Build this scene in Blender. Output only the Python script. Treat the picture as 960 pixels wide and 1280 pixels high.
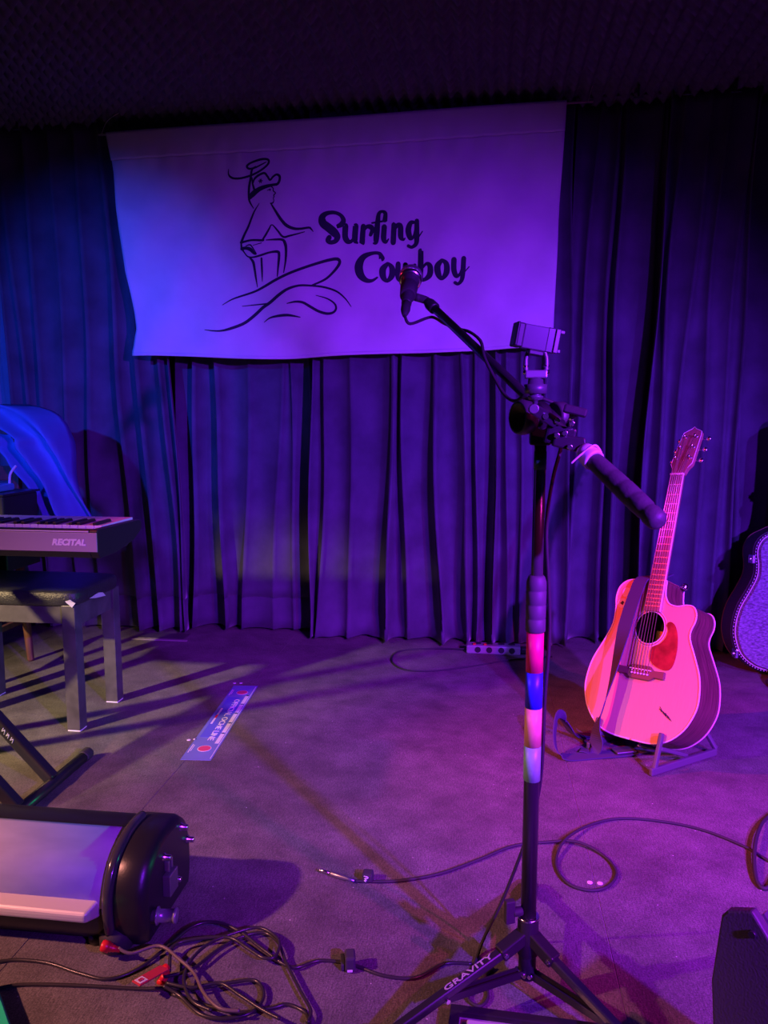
import bpy, bmesh, math, random
from mathutils import Vector, Matrix, Euler
from mathutils.geometry import tessellate_polygon

random.seed(7)
for o in list(bpy.data.objects):
    bpy.data.objects.remove(o, do_unlink=True)
S = bpy.context.scene
COL = S.collection
R = math.radians
pi = math.pi

# ------------------------------------------------------------------ camera
cd = bpy.data.cameras.new('camera')
cam = bpy.data.objects.new('camera', cd)
COL.objects.link(cam)
cam.location = (0, 0, 1.03)
cam.rotation_euler = (R(90 - 7.0), 0, R(7.5))
cd.sensor_fit = 'VERTICAL'
cd.sensor_height = 34.6
cd.lens = 26
cd.clip_start = 0.02
S.camera = cam

# ------------------------------------------------------------------ world
W = bpy.data.worlds.new('dim_hall')
S.world = W
W.use_nodes = True
W.node_tree.nodes['Background'].inputs[0].default_value = (0.30, 0.20, 0.62, 1)
W.node_tree.nodes['Background'].inputs[1].default_value = 0.018

# ------------------------------------------------------------------ stage lights
def spot(name, loc, target, color, watt, cone, blend=0.6, radius=0.04):
    d = bpy.data.lights.new(name, 'SPOT')
    d.color = color
    d.energy = watt
    d.spot_size = R(cone)
    d.spot_blend = blend
    d.shadow_soft_size = radius
    o = bpy.data.objects.new(name, d)
    COL.objects.link(o)
    o.location = loc
    o.rotation_euler = (Vector(target) - Vector(loc)).to_track_quat('-Z', 'Y').to_euler()
    return o

# the stage has two banks of coloured LED cans, both outside the picture.
# house-left bank: throws the bench-leg, speaker and guitar shadows to the right
spot('stage_can_left_red_offscreen', (-2.50, 1.60, 2.30), (0.46, 2.25, 0.32), (1.0, 0.022, 0.060), 520, 30, 1.0)
spot('stage_can_left_warm_offscreen', (-2.72, 0.45, 1.28), (-1.55, 2.45, 0.0), (1.0, 0.68, 0.34), 520, 38, 1.0)
spot('stage_can_left_amber_offscreen', (-2.60, 0.25, 1.78), (-0.75, 1.45, 0.0), (1.0, 0.34, 0.27), 360, 46, 1.0)
spot('stage_can_left_blue_offscreen', (-2.10, -0.40, 2.05), (-1.80, 3.35, 1.25), (0.015, 0.065, 1.0), 700, 30, 1.0)
# house-right bank: throws the amplifier and stand shadows to the left
spot('stage_can_right_purple_offscreen', (1.65, -0.60, 1.60), (0.00, 2.90, 0.25), (0.22, 0.016, 1.0), 1300, 60, 1.0)
spot('stage_can_right_violet_offscreen', (2.10, 0.15, 2.15), (0.60, 2.85, 0.15), (0.15, 0.035, 1.0), 600, 58, 1.0)
spot('stage_can_right_magenta_offscreen', (1.90, -0.20, 2.15), (0.20, 2.20, 0.0), (1.0, 0.02, 0.50), 330, 42, 1.0)
spot('stage_can_right_green_offscreen', (2.40, 1.95, 1.00), (-1.1, 1.95, 0.35), (0.02, 1.0, 0.42), 70, 30, 1.0)

vs = S.view_settings
vs.view_transform = 'Standard'
vs.look = 'None'
vs.exposure = 0.0
vs.gamma = 1.0
vs.use_curve_mapping = False

# ------------------------------------------------------------------ materials
MATS = {}
def mat(name, col, rough=0.6, metal=0.0, var=0.0, scale=40.0, bump=0.0, bscale=None, spec=0.5, sheen=0.0, col2=None, coat=0.0, stretch=None):
    if name in MATS:
        return MATS[name]
    m = bpy.data.materials.new(name)
    m.use_nodes = True
    nt = m.node_tree
    b = nt.nodes['Principled BSDF']
    b.inputs['Base Color'].default_value = (*col, 1)
    b.inputs['Roughness'].default_value = rough
    b.inputs['Metallic'].default_value = metal
    b.inputs['Specular IOR Level'].default_value = spec
    b.inputs['Sheen Weight'].default_value = sheen
    b.inputs['Sheen Roughness'].default_value = 0.4
    b.inputs['Coat Weight'].default_value = coat
    tc = nt.nodes.new('ShaderNodeTexCoord')
    mp = nt.nodes.new('ShaderNodeMapping')
    nt.links.new(tc.outputs['Object'], mp.inputs[0])
    if stretch:
        mp.inputs['Scale'].default_value = stretch
    n = nt.nodes.new('ShaderNodeTexNoise')
    n.inputs['Scale'].default_value = scale
    n.inputs['Detail'].default_value = 5
    nt.links.new(mp.outputs[0], n.inputs['Vector'])
    if var > 0 or col2:
        r = nt.nodes.new('ShaderNodeValToRGB')
        c2 = col2 if col2 else tuple(max(0, c * (1 - var)) for c in col)
        c1 = col if col2 else tuple(min(1, c * (1 + var)) for c in col)
        r.color_ramp.elements[0].position = 0.32
        r.color_ramp.elements[1].position = 0.68
        r.color_ramp.elements[0].color = (*c2, 1)
        r.color_ramp.elements[1].color = (*c1, 1)
        nt.links.new(n.outputs['Fac'], r.inputs[0])
        nt.links.new(r.outputs[0], b.inputs['Base Color'])
    if bump > 0:
        n2 = nt.nodes.new('ShaderNodeTexNoise')
        n2.inputs['Scale'].default_value = bscale or scale * 4
        n2.inputs['Detail'].default_value = 4
        nt.links.new(mp.outputs[0], n2.inputs['Vector'])
        bp = nt.nodes.new('ShaderNodeBump')
        bp.inputs['Strength'].default_value = bump
        bp.inputs['Distance'].default_value = 0.004
        nt.links.new(n2.outputs['Fac'], bp.inputs['Height'])
        nt.links.new(bp.outputs[0], b.inputs['Normal'])
    MATS[name] = m
    return m

def floor_material():
    m = bpy.data.materials.new('dark_carpet_board')
    m.use_nodes = True
    nt = m.node_tree
    b = nt.nodes['Principled BSDF']
    b.inputs['Roughness'].default_value = 0.62
    b.inputs['Specular IOR Level'].default_value = 0.35
    tc = nt.nodes.new('ShaderNodeTexCoord')
    def noise(scale, detail=5, rough=0.55, vec=None):
        n = nt.nodes.new('ShaderNodeTexNoise')
        n.inputs['Scale'].default_value = scale
        n.inputs['Detail'].default_value = detail
        n.inputs['Roughness'].default_value = rough
        nt.links.new(vec or tc.outputs['Object'], n.inputs['Vector'])
        return n
    mp = nt.nodes.new('ShaderNodeMapping')
    mp.inputs['Scale'].default_value = (6, 1, 1)
    nt.links.new(tc.outputs['Object'], mp.inputs[0])
    fine = noise(300, 6, 0.7)
    weave = noise(60, 4, 0.6, mp.outputs[0])
    big = noise(2.2, 6, 0.65)
    def ramp(src, p0, c0, p1, c1):
        r = nt.nodes.new('ShaderNodeValToRGB')
        r.color_ramp.elements[0].position = p0
        r.color_ramp.elements[1].position = p1
        r.color_ramp.elements[0].color = (*c0, 1)
        r.color_ramp.elements[1].color = (*c1, 1)
        nt.links.new(src, r.inputs[0])
        return r
    base = ramp(big.outputs['Fac'], 0.35, (0.125, 0.118, 0.11), 0.7, (0.215, 0.205, 0.19))
    def mix(kind, fac, a, c):
        x = nt.nodes.new('ShaderNodeMixRGB')
        x.blend_type = kind
        x.inputs[0].default_value = fac
        nt.links.new(a, x.inputs[1])
        nt.links.new(c, x.inputs[2])
        return x
    f1 = ramp(fine.outputs['Fac'], 0.32, (0.35, 0.35, 0.35), 0.68, (1.55, 1.55, 1.55))
    f2 = ramp(weave.outputs['Fac'], 0.32, (0.6, 0.6, 0.6), 0.68, (1.3, 1.3, 1.3))
    blot = noise(11, 5, 0.6)
    f3 = ramp(blot.outputs['Fac'], 0.32, (0.72, 0.72, 0.72), 0.68, (1.2, 1.2, 1.2))
    x = mix('MULTIPLY', 0.9, base.outputs[0], f1.outputs[0])
    x = mix('MULTIPLY', 0.8, x.outputs[0], f2.outputs[0])
    x = mix('MULTIPLY', 0.9, x.outputs[0], f3.outputs[0])
    # sparse flecks of confetti and lint
    vo = nt.nodes.new('ShaderNodeTexVoronoi')
    vo.inputs['Scale'].default_value = 26
    nt.links.new(tc.outputs['Object'], vo.inputs['Vector'])
    fl = ramp(vo.outputs['Distance'], 0.035, (1, 1, 1), 0.055, (0, 0, 0))
    sp = nt.nodes.new('ShaderNodeSeparateColor')
    nt.links.new(vo.outputs['Color'], sp.inputs[0])
    gt = nt.nodes.new('ShaderNodeMath')
    gt.operation = 'GREATER_THAN'
    gt.inputs[1].default_value = 0.78
    nt.links.new(sp.outputs[0], gt.inputs[0])
    ml = nt.nodes.new('ShaderNodeMath')
    ml.operation = 'MULTIPLY'
    nt.links.new(gt.outputs[0], ml.inputs[0])
    nt.links.new(fl.outputs[0], ml.inputs[1])
    mx = nt.nodes.new('ShaderNodeMixRGB')
    mx.inputs[2].default_value = (0.6, 0.58, 0.55, 1)
    nt.links.new(ml.outputs[0], mx.inputs[0])
    nt.links.new(x.outputs[0], mx.inputs[1])
    nt.links.new(mx.outputs[0], b.inputs['Base Color'])
    bp = nt.nodes.new('ShaderNodeBump')
    bp.inputs['Strength'].default_value = 0.5
    bp.inputs['Distance'].default_value = 0.002
    nt.links.new(fine.outputs['Fac'], bp.inputs['Height'])
    nt.links.new(bp.outputs[0], b.inputs['Normal'])
    return m

M_floor = floor_material()
M_seam = mat('floor_substrate', (0.27, 0.26, 0.24), 0.8)
M_velvet = mat('navy_velvet', (0.085, 0.080, 0.115), 0.95, var=0.25, scale=6, bump=0.25, bscale=120, spec=0.1, sheen=0.22)
M_drape = mat('smooth_blue_drape', (0.24, 0.24, 0.34), 0.85, var=0.1, scale=5, spec=0.2, sheen=0.2)
M_foam = mat('charcoal_foam', (0.13, 0.13, 0.13), 0.95, var=0.2, scale=30, spec=0.1)
M_wall = mat('black_wall_paint', (0.02, 0.02, 0.022), 0.9, spec=0.1)
M_banner = mat('white_banner_cloth', (0.66, 0.64, 0.66), 0.85, var=0.05, scale=8, bump=0.12, bscale=400, spec=0.2)
M_ink = mat('navy_ink', (0.012, 0.010, 0.035), 0.7)
M_black = mat('black_plastic', (0.018, 0.018, 0.020), 0.42)
M_satin = mat('satin_black_steel', (0.022, 0.022, 0.024), 0.30, spec=0.7)
M_rubber = mat('black_rubber', (0.030, 0.030, 0.032), 0.72, bump=0.1)
M_chrome = mat('bright_steel', (0.75, 0.75, 0.78), 0.22, 1.0)
M_grey = mat('grey_metal', (0.32, 0.32, 0.34), 0.35, 0.8)
M_white = mat('white_plastic', (0.78, 0.78, 0.78), 0.45)

# ------------------------------------------------------------------ mesh builder
class MB:
    def __init__(self):
        self.v, self.f, self.s = [], [], []
    def add(self, vs, fs, smooth=False, M=None):
        k = len(self.v)
        for p in vs:
            p = Vector(p)
            self.v.append(M @ p if M is not None else p)
        for f in fs:
            self.f.append(tuple(i + k for i in f))
            self.s.append(smooth)
        return self
    def box(self, lo, hi, M=None):
        x0, y0, z0 = lo
        x1, y1, z1 = hi
        vs = [(x0, y0, z0), (x1, y0, z0), (x1, y1, z0), (x0, y1, z0), (x0, y0, z1), (x1, y0, z1), (x1, y1, z1), (x0, y1, z1)]
        fs = [(0, 3, 2, 1), (4, 5, 6, 7), (0, 1, 5, 4), (1, 2, 6, 5), (2, 3, 7, 6), (3, 0, 4, 7)]
        return self.add(vs, fs, False, M)
    def frame(self, d):
        d = Vector(d).normalized()
        a = Vector((0, 0, 1)) if abs(d.z) < 0.9 else Vector((1, 0, 0))
        u = d.cross(a).normalized()
        return u, d.cross(u).normalized()
    def lathe(self, p0, p1, prof, n=20):
        """prof: (t along p0->p1 in metres, radius)"""
        p0, p1 = Vector(p0), Vector(p1)
        d = (p1 - p0).normalized()
        u, w = self.frame(d)
        vs, fs = [], []
        for t, r in prof:
            for k in range(n):
                a = 2 * pi * k / n
                vs.append(p0 + d * t + (u * math.cos(a) + w * math.sin(a)) * max(r, 1e-5))
        for i in range(len(prof) - 1):
            for k in range(n):
                fs.append((i * n + k, i * n + (k + 1) % n, (i + 1) * n + (k + 1) % n, (i + 1) * n + k))
        m = len(prof)
        self.add(vs, fs, True)
        k0 = len(self.v) - len(vs)
        self.f += [tuple(range(k0 + n - 1, k0 - 1, -1)), tuple(k0 + (m - 1) * n + k for k in range(n))]
        self.s += [False, False]
        return self
    def cyl(self, p0, p1, r, r1=None, n=18, bev=0.0):
        L = (Vector(p1) - Vector(p0)).length
        r1 = r if r1 is None else r1
        if bev:
            return self.lathe(p0, p1, [(0, r - bev), (bev * .3, r - bev * .3), (bev, r), (L - bev, r1), (L - bev * .3, r1 - bev * .3), (L, r1 - bev)], n)
        return self.lathe(p0, p1, [(0, r), (L, r1)], n)
    def bar(self, p0, p1, w, h, up=(0, 0, 1)):
        """square bar along p0->p1; w across, h along up"""
        p0, p1 = Vector(p0), Vector(p1)
        d = (p1 - p0).normalized()
        s = d.cross(Vector(up)).normalized()
        t = s.cross(d).normalized()
        vs = []
        for p in (p0, p1):
            for a, b in ((-1, -1), (1, -1), (1, 1), (-1, 1)):
                vs.append(p + s * a * w / 2 + t * b * h / 2)
        fs = [(3, 2, 1, 0), (4, 5, 6, 7), (0, 1, 5, 4), (1, 2, 6, 5), (2, 3, 7, 6), (3, 0, 4, 7)]
        return self.add(vs, fs)
    def tube(self, pts, r, n=8, sub=6, closed=False):
        P = smooth_path(pts, sub) if sub > 1 else [Vector(p) for p in pts]
        rr = r if callable(r) else (lambda t: r)
        vs, fs = [], []
        m = len(P)
        prev = None
        for i, p in enumerate(P):
            d = (P[min(i + 1, m - 1)] - P[max(i - 1, 0)])
            if d.length < 1e-9:
                d = Vector((0, 0, 1))
            d.normalize()
            if prev is None:
                u, w = self.frame(d)
            else:
                u = (prev - d * prev.dot(d))
                if u.length < 1e-6:
                    u, w = self.frame(d)
                u.normalize()
                w = d.cross(u)
            prev = u
            q = rr(i / (m - 1))
            for k in range(n):
                a = 2 * pi * k / n
                vs.append(p + (u * math.cos(a) + w * math.sin(a)) * q)
        for i in range(m - 1):
            for k in range(n):
                fs.append((i * n + k, i * n + (k + 1) % n, (i + 1) * n + (k + 1) % n, (i + 1) * n + k))
        fs.append(tuple(range(n - 1, -1, -1)))
        fs.append(tuple((m - 1) * n + k for k in range(n)))
        return self.add(vs, fs, True)
    def prism(self, outline, y0, y1, M=None, smooth=False):
        """outline (a,b) in the local XZ plane, extruded along Y"""
        n = len(outline)
        vs = [(a, y0, b) for a, b in outline] + [(a, y1, b) for a, b in outline]
        self.add(vs, [tuple(range(n)), tuple(range(2 * n - 1, n - 1, -1))], False, M)
        k = len(self.v) - 2 * n
        for i in range(n):
            j = (i + 1) % n
            self.f.append((k + j, k + i, k + n + i, k + n + j))
            self.s.append(smooth)
        return self
    def ball(self, c, r, n=16, sz=(1, 1, 1)):
        vs, fs = [], []
        m = n // 2
        for i in range(m + 1):
            th = pi * i / m
            for k in range(n):
                a = 2 * pi * k / n
                vs.append((c[0] + r * sz[0] * math.sin(th) * math.cos(a), c[1] + r * sz[1] * math.sin(th) * math.sin(a), c[2] + r * sz[2] * math.cos(th)))
        for i in range(m):
            for k in range(n):
                fs.append((i * n + k, (i + 1) * n + k, (i + 1) * n + (k + 1) % n, i * n + (k + 1) % n))
        return self.add(vs, fs, True)
    def ribbon(self, pts, width, thick, side, sub=8):
        """flat strip along pts; side = function(t) -> width direction"""
        P = smooth_path(pts, sub)
        m = len(P)
        vs, fs = [], []
        for i, p in enumerate(P):
            t = i / (m - 1)
            d = (P[min(i + 1, m - 1)] - P[max(i - 1, 0)]).normalized()
            s = Vector(side(t))
            s = (s - d * s.dot(d)).normalized()
            nrm = d.cross(s)
            for a, b in ((-1, -1), (1, -1), (1, 1), (-1, 1)):
                vs.append(p + s * a * width / 2 + nrm * b * thick / 2)
        for i in range(m - 1):
            for k in range(4):
                fs.append((i * 4 + k, i * 4 + (k + 1) % 4, i * 4 + 4 + (k + 1) % 4, i * 4 + 4 + k))
        fs.append((3, 2, 1, 0))
        fs.append(tuple(4 * (m - 1) + k for k in range(4)))
        return self.add(vs, fs, False)
    def build(self, name, m, parent=None, bevel=0.0, local=False, segs=2):
        off = Vector((0, 0, 0))
        if parent is not None and not local:
            off = Vector(parent.location)
            if parent.parent is not None:
                off = off + Vector(parent.parent.location)
        me = bpy.data.meshes.new(name)
        me.from_pydata([tuple(p - off) for p in self.v], [], self.f)
        me.polygons.foreach_set('use_smooth', self.s)
        me.materials.append(m)
        me.update()
        bm = bmesh.new()
        bm.from_mesh(me)
        bmesh.ops.recalc_face_normals(bm, faces=bm.faces)
        bm.to_mesh(me)
        bm.free()
        o = bpy.data.objects.new(name, me)
        COL.objects.link(o)
        if parent is not None:
            o.parent = parent
        if bevel:
            b = o.modifiers.new('bevel', 'BEVEL')
            b.width = bevel
            b.segments = segs
            b.limit_method = 'ANGLE'
            b.angle_limit = R(40)
        return o

def smooth_path(pts, sub=6):
    P = [Vector(p) for p in pts]
    if len(P) < 3 or sub < 2:
        return P
    out = []
    for i in range(len(P) - 1):
        p0 = P[max(i - 1, 0)]; p1 = P[i]; p2 = P[i + 1]; p3 = P[min(i + 2, len(P) - 1)]
        for k in range(sub):
            t = k / sub
            out.append(0.5 * ((2 * p1) + (p2 - p0) * t + (2 * p0 - 5 * p1 + 4 * p2 - p3) * t * t + (3 * p1 - p0 - 3 * p2 + p3) * t ** 3))
    out.append(P[-1])
    return out

def tag(o, label=None, cat=None, group=None, kind=None):
    if label: o['label'] = label
    if cat: o['category'] = cat
    if group: o['group'] = group
    if kind: o['kind'] = kind
    return o

def thing(name, loc, label, cat, group=None):
    o = bpy.data.objects.new(name, None)
    COL.objects.link(o)
    o.location = loc
    o.empty_display_size = 0.05
    return tag(o, label, cat, group)

def struct(o):
    return tag(o, kind='structure')

def text_mesh(name, body, size, m, parent, M, shear=0.0, bold=0.0, depth=0.0004, width=None):
    """flat lettering centred on the origin of M, reading along its X, up along its Y"""
    c = bpy.data.curves.new(name, 'FONT')
    c.body = body
    c.size = size
    c.shear = shear
    c.offset = bold
    c.extrude = depth
    c.resolution_u = 3
    c.align_x = 'CENTER'
    c.align_y = 'CENTER'
    t = bpy.data.objects.new(name, c)
    COL.objects.link(t)
    bpy.context.view_layer.update()
    me = bpy.data.meshes.new_from_object(t.evaluated_get(bpy.context.evaluated_depsgraph_get()))
    bpy.data.objects.remove(t, do_unlink=True)
    xs = [v.co.x for v in me.vertices]
    sc = width / (max(xs) - min(xs)) if width else 1.0
    off = Vector(parent.location)
    if parent.parent is not None:
        off = off + Vector(parent.parent.location)
    for v in me.vertices:
        v.co.x *= sc
        v.co = M @ v.co - off
    me.materials.clear()
    me.materials.append(m)
    o = bpy.data.objects.new(name, me)
    COL.objects.link(o)
    o.parent = parent
    return o

def basis(o, x, y, z=None):
    x = Vector(x).normalized(); y = Vector(y).normalized()
    z = x.cross(y).normalized()
    y = z.cross(x)
    m = Matrix((x, y, z)).transposed().to_4x4()
    m.translation = Vector(o)
    return m

# ================================================================== SETTING
X0, X1, YB, YF, ZC = -3.3, 2.7, 3.62, -1.2, 2.40
fl = struct(MB().box((X0, YF, -0.06), (X1, YB, -0.0012)).build('floor', M_seam))
edges = [X0, -2.029, -0.886, 0.257, 1.400, X1]
for a, b in zip(edges[:-1], edges[1:]):
    MB().box((a + 0.0012, YF, -0.0011), (b - 0.0012, YB, 0.0)).build('floor_panel', M_floor, fl)
for x, y in ((0.246, 1.65), (0.268, 1.65), (-0.958, 2.801), (-0.933, 2.804), (-0.932, 2.266), (-0.914, 2.275)):
    MB().lathe((x, y, -0.0005), (x, y, 0.0012), [(0, 0.0065), (0.0012, 0.0065), (0.0017, 0.005)], 14).build('screw_cover', M_white, fl)
struct(MB().box((X0, YB, -0.06), (X1, YB + 0.08, ZC + 0.06)).build('wall_back', M_wall))
struct(MB().box((X0 - 0.08, YF, -0.06), (X0, YB, ZC + 0.06)).build('wall_left', M_wall))
struct(MB().box((X1, YF, -0.06), (X1 + 0.08, YB, ZC + 0.06)).build('wall_right', M_wall))

# ceiling lined with egg-crate foam
ce = struct(MB().box((X0, YF, ZC), (X1, YB, ZC + 0.06)).build('ceiling', M_wall))
pt = 0.055
nx, ny = int((X1 - X0) / pt * 4), int((YB - 1.0) / pt * 4)
vs, fs = [], []
for j in range(ny + 1):
    y = 1.0 + j * pt / 4
    for i in range(nx + 1):
        x = X0 + i * pt / 4
        h = math.cos(2 * pi * (x - X0) / pt) + math.cos(2 * pi * (y - 1.0) / pt)
        vs.append((x, min(y, YB), ZC - 0.004 - 0.0155 * (2 + h)))
for j in range(ny):
    for i in range(nx):
        a = j * (nx + 1) + i
        fs.append((a, a + nx + 1, a + nx + 2, a + 1))
MB().add(vs, fs, True).build('acoustic_foam', M_foam, ce)

# floor hatch plate by the curtain
h = thing('floor_hatch', (-1.50, 3.37, 0), 'flat dark metal hatch plate on the floor at the curtain hem', 'hatch')
MB().box((-1.61, 3.33, 0.0), (-1.38, 3.42, 0.006)).build('plate', mat('hatch_steel', (0.12, 0.11, 0.11), 0.5, 0.4), h, 0.002)
MB().box((-1.63, 3.315, 0.0), (-1.36, 3.33, 0.004)).build('rim', M_seam, h)

# ================================================================== CURTAINS
def curtain(label, ridges, y0=3.50, amp=0.030, lean=0.0, hem=False, ztop=2.352, zbot=0.012, m=None, wob=1.0, pool=0.0):
    xs = ridges
    root = thing('curtain', ((xs[0] + xs[-1]) / 2, y0, 0), label, 'curtain', 'curtain lengths on the back wall')
    rnd = random.Random(int(abs(xs[0]) * 1000))
    ph = [rnd.uniform(0, 6.28) for _ in xs]
    am = [rnd.choice((0.35, 0.6, 0.9, 1.3)) for _ in xs]
    gap = [min(xs[min(i + 1, len(xs) - 1)] - xs[max(i - 1, 0)], 0.3) / 2 for i in range(len(xs))]
    dr = [rnd.uniform(-0.42, 0.42) * g for g in gap]
    dr[0] = dr[-1] = 0
    NZ = 46
    per = 14
    vs, fs = [], []
    cols = (len(xs) - 1) * per + 1
    zc = zbot + 0.17
    zrow = [ztop + (zbot - ztop) * (k / NZ) for k in range(NZ + 1)]
    for z in zrow:
        q = 1 - z / ztop
        def rx(i):
            return xs[i] + wob * 0.012 * math.sin(2.1 * z + ph[i]) - lean * (1 - q) + dr[i] * (1.2 - 2 * q) + wob * 0.006 * math.sin(5 * z + 2 * ph[i])
        for c in range(cols):
            i = min(c // per, len(xs) - 2)
            t = (c - i * per) / per
            x = rx(i) * (1 - t) + rx(i + 1) * t
            a = amp * (am[i] * (1 - t) + am[i + 1] * t) * (0.55 + 0.55 * q)
            s = math.sin(pi * t)
            y = y0 - a + 2 * a * (s ** 0.62)
            y += 0.006 * math.sin(7 * x + 3 * z + ph[0]) + 0.004 * math.sin(19 * x - 6 * z)
            if pool and z < 0.14:
                y -= pool * (1 - z / 0.14) ** 2 * (0.6 + 0.35 * math.sin(24 * x) + 0.25 * math.sin(61 * x + 1))
            vs.append((x, min(y, YB - 0.02), z))
    def sheet(r0, r1):
        f = []
        for r in range(r0, r1):
            for c in range(cols - 1):
                a = r * cols + c
                f.append((a, a + 1, a + cols + 1, a + cols))
        return f
    cut = NZ
    if hem:
        cut = next(k for k, z in enumerate(zrow) if z < zc)
    def part(name, f, m):
        mb = MB().add(vs, f, True)
        used = sorted({i for g in mb.f for i in g})
        mp = {o: n for n, o in enumerate(used)}
        mb.v = [mb.v[i] for i in used]
        mb.f = [tuple(mp[i] for i in g) for g in mb.f]
        o = mb.build(name, m, root)
        sd = o.modifiers.new('thick', 'SOLIDIFY')
        sd.thickness = 0.004
        sd.offset = 0
        return o
    part('fabric', sheet(0, cut), m or M_velvet)
    if hem:
        part('hem', sheet(cut, NZ), m or M_velvet)
    return root

# X of a ridge measured on the back wall
curtain('smooth pale blue drape hanging behind the blue jacket and the keyboard', [-3.05, -2.86, -2.62, -2.40, -2.31, -2.10], y0=3.592, amp=0.016, lean=0.10, m=M_drape, wob=0.4)
curtain('dark velvet curtain between the pale blue drape and the banner edge', [-2.19, -2.11, -2.05, -1.92, -1.80, -1.63, -1.53, -1.44, -1.395], amp=0.036, lean=0.13, hem=True, y0=3.468)
curtain('dark velvet curtain below the surfer drawing of the banner', [-1.47, -1.38, -1.26, -1.12, -0.96, -0.90, -0.80, -0.765], amp=0.038, hem=True, y0=3.548)
curtain('violet velvet curtain below the banner lettering with its hem bunched on the floor', [-0.79, -0.74, -0.60, -0.42, -0.36, -0.215, -0.09, -0.05, 0.05, 0.085, 0.165, 0.27, 0.36], amp=0.042, pool=0.05, y0=3.468)
curtain('violet velvet curtain rising behind the microphone stand and phone clamp', [0.31, 0.385, 0.50, 0.54, 0.655, 0.70], amp=0.039, lean=-0.05, y0=3.548)
curtain('navy velvet curtain hanging directly behind the guitar neck', [0.665, 0.72, 0.80, 0.90, 0.985, 1.03], amp=0.045, lean=-0.06, y0=3.466)
curtain('navy velvet curtain hanging behind the guitar case', [0.98, 1.06, 1.21, 1.33, 1.42, 1.58, 1.66, 1.84, 1.95, 2.14, 2.28, 2.45], amp=0.048, lean=-0.06, y0=3.548)
rail = thing('curtain_rail', (-0.3, 3.50, 2.365), 'slim dark curtain rail under the foam ceiling above the curtains', 'rail')
MB().bar((X0 + 0.02, 3.50, 2.372), (X1 - 0.02, 3.50, 2.372), 0.02, 0.012).build('track', M_satin, rail)
for x in (-2.11, 0.59, 0.78, 0.966):
    MB().box((x - 0.02, 3.395, 2.312), (x + 0.02, 3.40, 2.317)).build('bracket_lip', M_chrome, rail)
    MB().box((x - 0.006, 3.395, 2.358), (x + 0.006, 3.498, 2.364)).build('bracket', M_satin, rail)
    MB().box((x - 0.004, 3.3955, 2.317), (x + 0.004, 3.3995, 2.360)).build('bracket_drop', M_satin, rail)

# ================================================================== BANNER
YBN = 3.375
def edge_l(z):
    pts = [(1.300, -1.586), (1.325, -1.588), (1.345, -1.580), (1.425, -1.566), (1.50, -1.578), (1.679, -1.612), (1.921, -1.632), (2.10, -1.650), (2.29, -1.681)]
    return interp(pts, z)
def interp(pts, z):
    if z <= pts[0][0]: return pts[0][1]
    for (a, b), (c, d) in zip(pts[:-1], pts[1:]):
        if z <= c:
            return b + (d - b) * (z - a) / (c - a)
    return pts[-1][1]
def edge_r(z):
    return interp([(1.30, 0.273), (1.6, 0.279), (1.922, 0.289), (2.32, 0.305)], z)
def top_z(u): return 2.274 + 0.033 * u + 0.002 * math.sin(9 * u)
def bot_z(u): return 1.306 - 0.016 * math.sin(pi * min(u * 1.25, 1)) + 0.016 * u * u + 0.004 * math.sin(14 * u)
def ban_y(x, z):
    d = x + 0.55 * (z - 2.3)
    w = min(1.0, max(0.0, (2.19 - z) / 0.25))
    y = 0.016 * w * math.sin(7.5 * d + 0.4) + 0.009 * w * math.sin(15 * (x + 0.9 * (z - 2.2)) + 1.3)
    y += 0.005 * w * math.sin(23 * (x - 0.55 * z))
    pin = math.exp(-((z - 2.17) / 0.06) ** 2)
    y += 0.004 * pin * math.sin(60 * x)
    y += 0.012 * w * math.exp(-((x + 1.57) / 0.10) ** 2) * math.sin(9 * z)
    y -= 0.012 * max(0, (1.45 - z)) / 0.15 * math.sin(3.1 * x + 1.0)
    return YBN + y
ban = thing('banner', (-0.69, YBN, 1.29), 'wide white cloth banner with the surfing cowboy drawing and lettering', 'banner')
def ban_sheet(name, v0, v1, nv, dy=0.0, m=M_banner):
    NU = 150
    vs, fs = [], []
    for j in range(nv + 1):
        v = v0 + (v1 - v0) * j / nv
        for i in range(NU + 1):
            u = i / NU
            z = bot_z(u) + (top_z(u) - bot_z(u)) * v
            x = edge_l(z) + (edge_r(z) - edge_l(z)) * u
            vs.append((x, ban_y(x, z) + dy, z))
    for j in range(nv):
        for i in range(NU):
            a = j * (NU + 1) + i
            fs.append((a, a + 1, a + NU + 2, a + NU + 1))
    o = MB().add(vs, fs, True).build(name, m, ban)
    sd = o.modifiers.new('thick', 'SOLIDIFY')
    sd.thickness = 0.0012
    sd.offset = 0
    return o
ban_sheet('cloth', 0, 0.885, 80)
ban_sheet('pole_sleeve', 0.878, 1.0, 10, -0.007, M_banner)
ban_sheet('bottom_hem', 0.0, 0.014, 2, -0.0022)
rod = MB().cyl((-1.715, YBN + 0.004, 2.268), (0.41, YBN + 0.004, 2.301), 0.0045, n=10).build('banner_rod', mat('pale_wood_rod', (0.45, 0.38, 0.28), 0.6))
tag(rod, 'thin pale rod in the top sleeve of the white banner', 'rod')
MB().tube([(-1.70, YBN, 2.268), (-1.68, YBN + 0.02, 2.33), (-1.62, YBN + 0.03, 2.37)], 0.0012, 6).build('cord', M_white, ban)
MB().tube([(0.39, YBN, 2.30), (0.40, YBN + 0.02, 2.34), (0.41, YBN + 0.03, 2.375)], 0.0012, 6).build('cord', M_white, ban)

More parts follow.
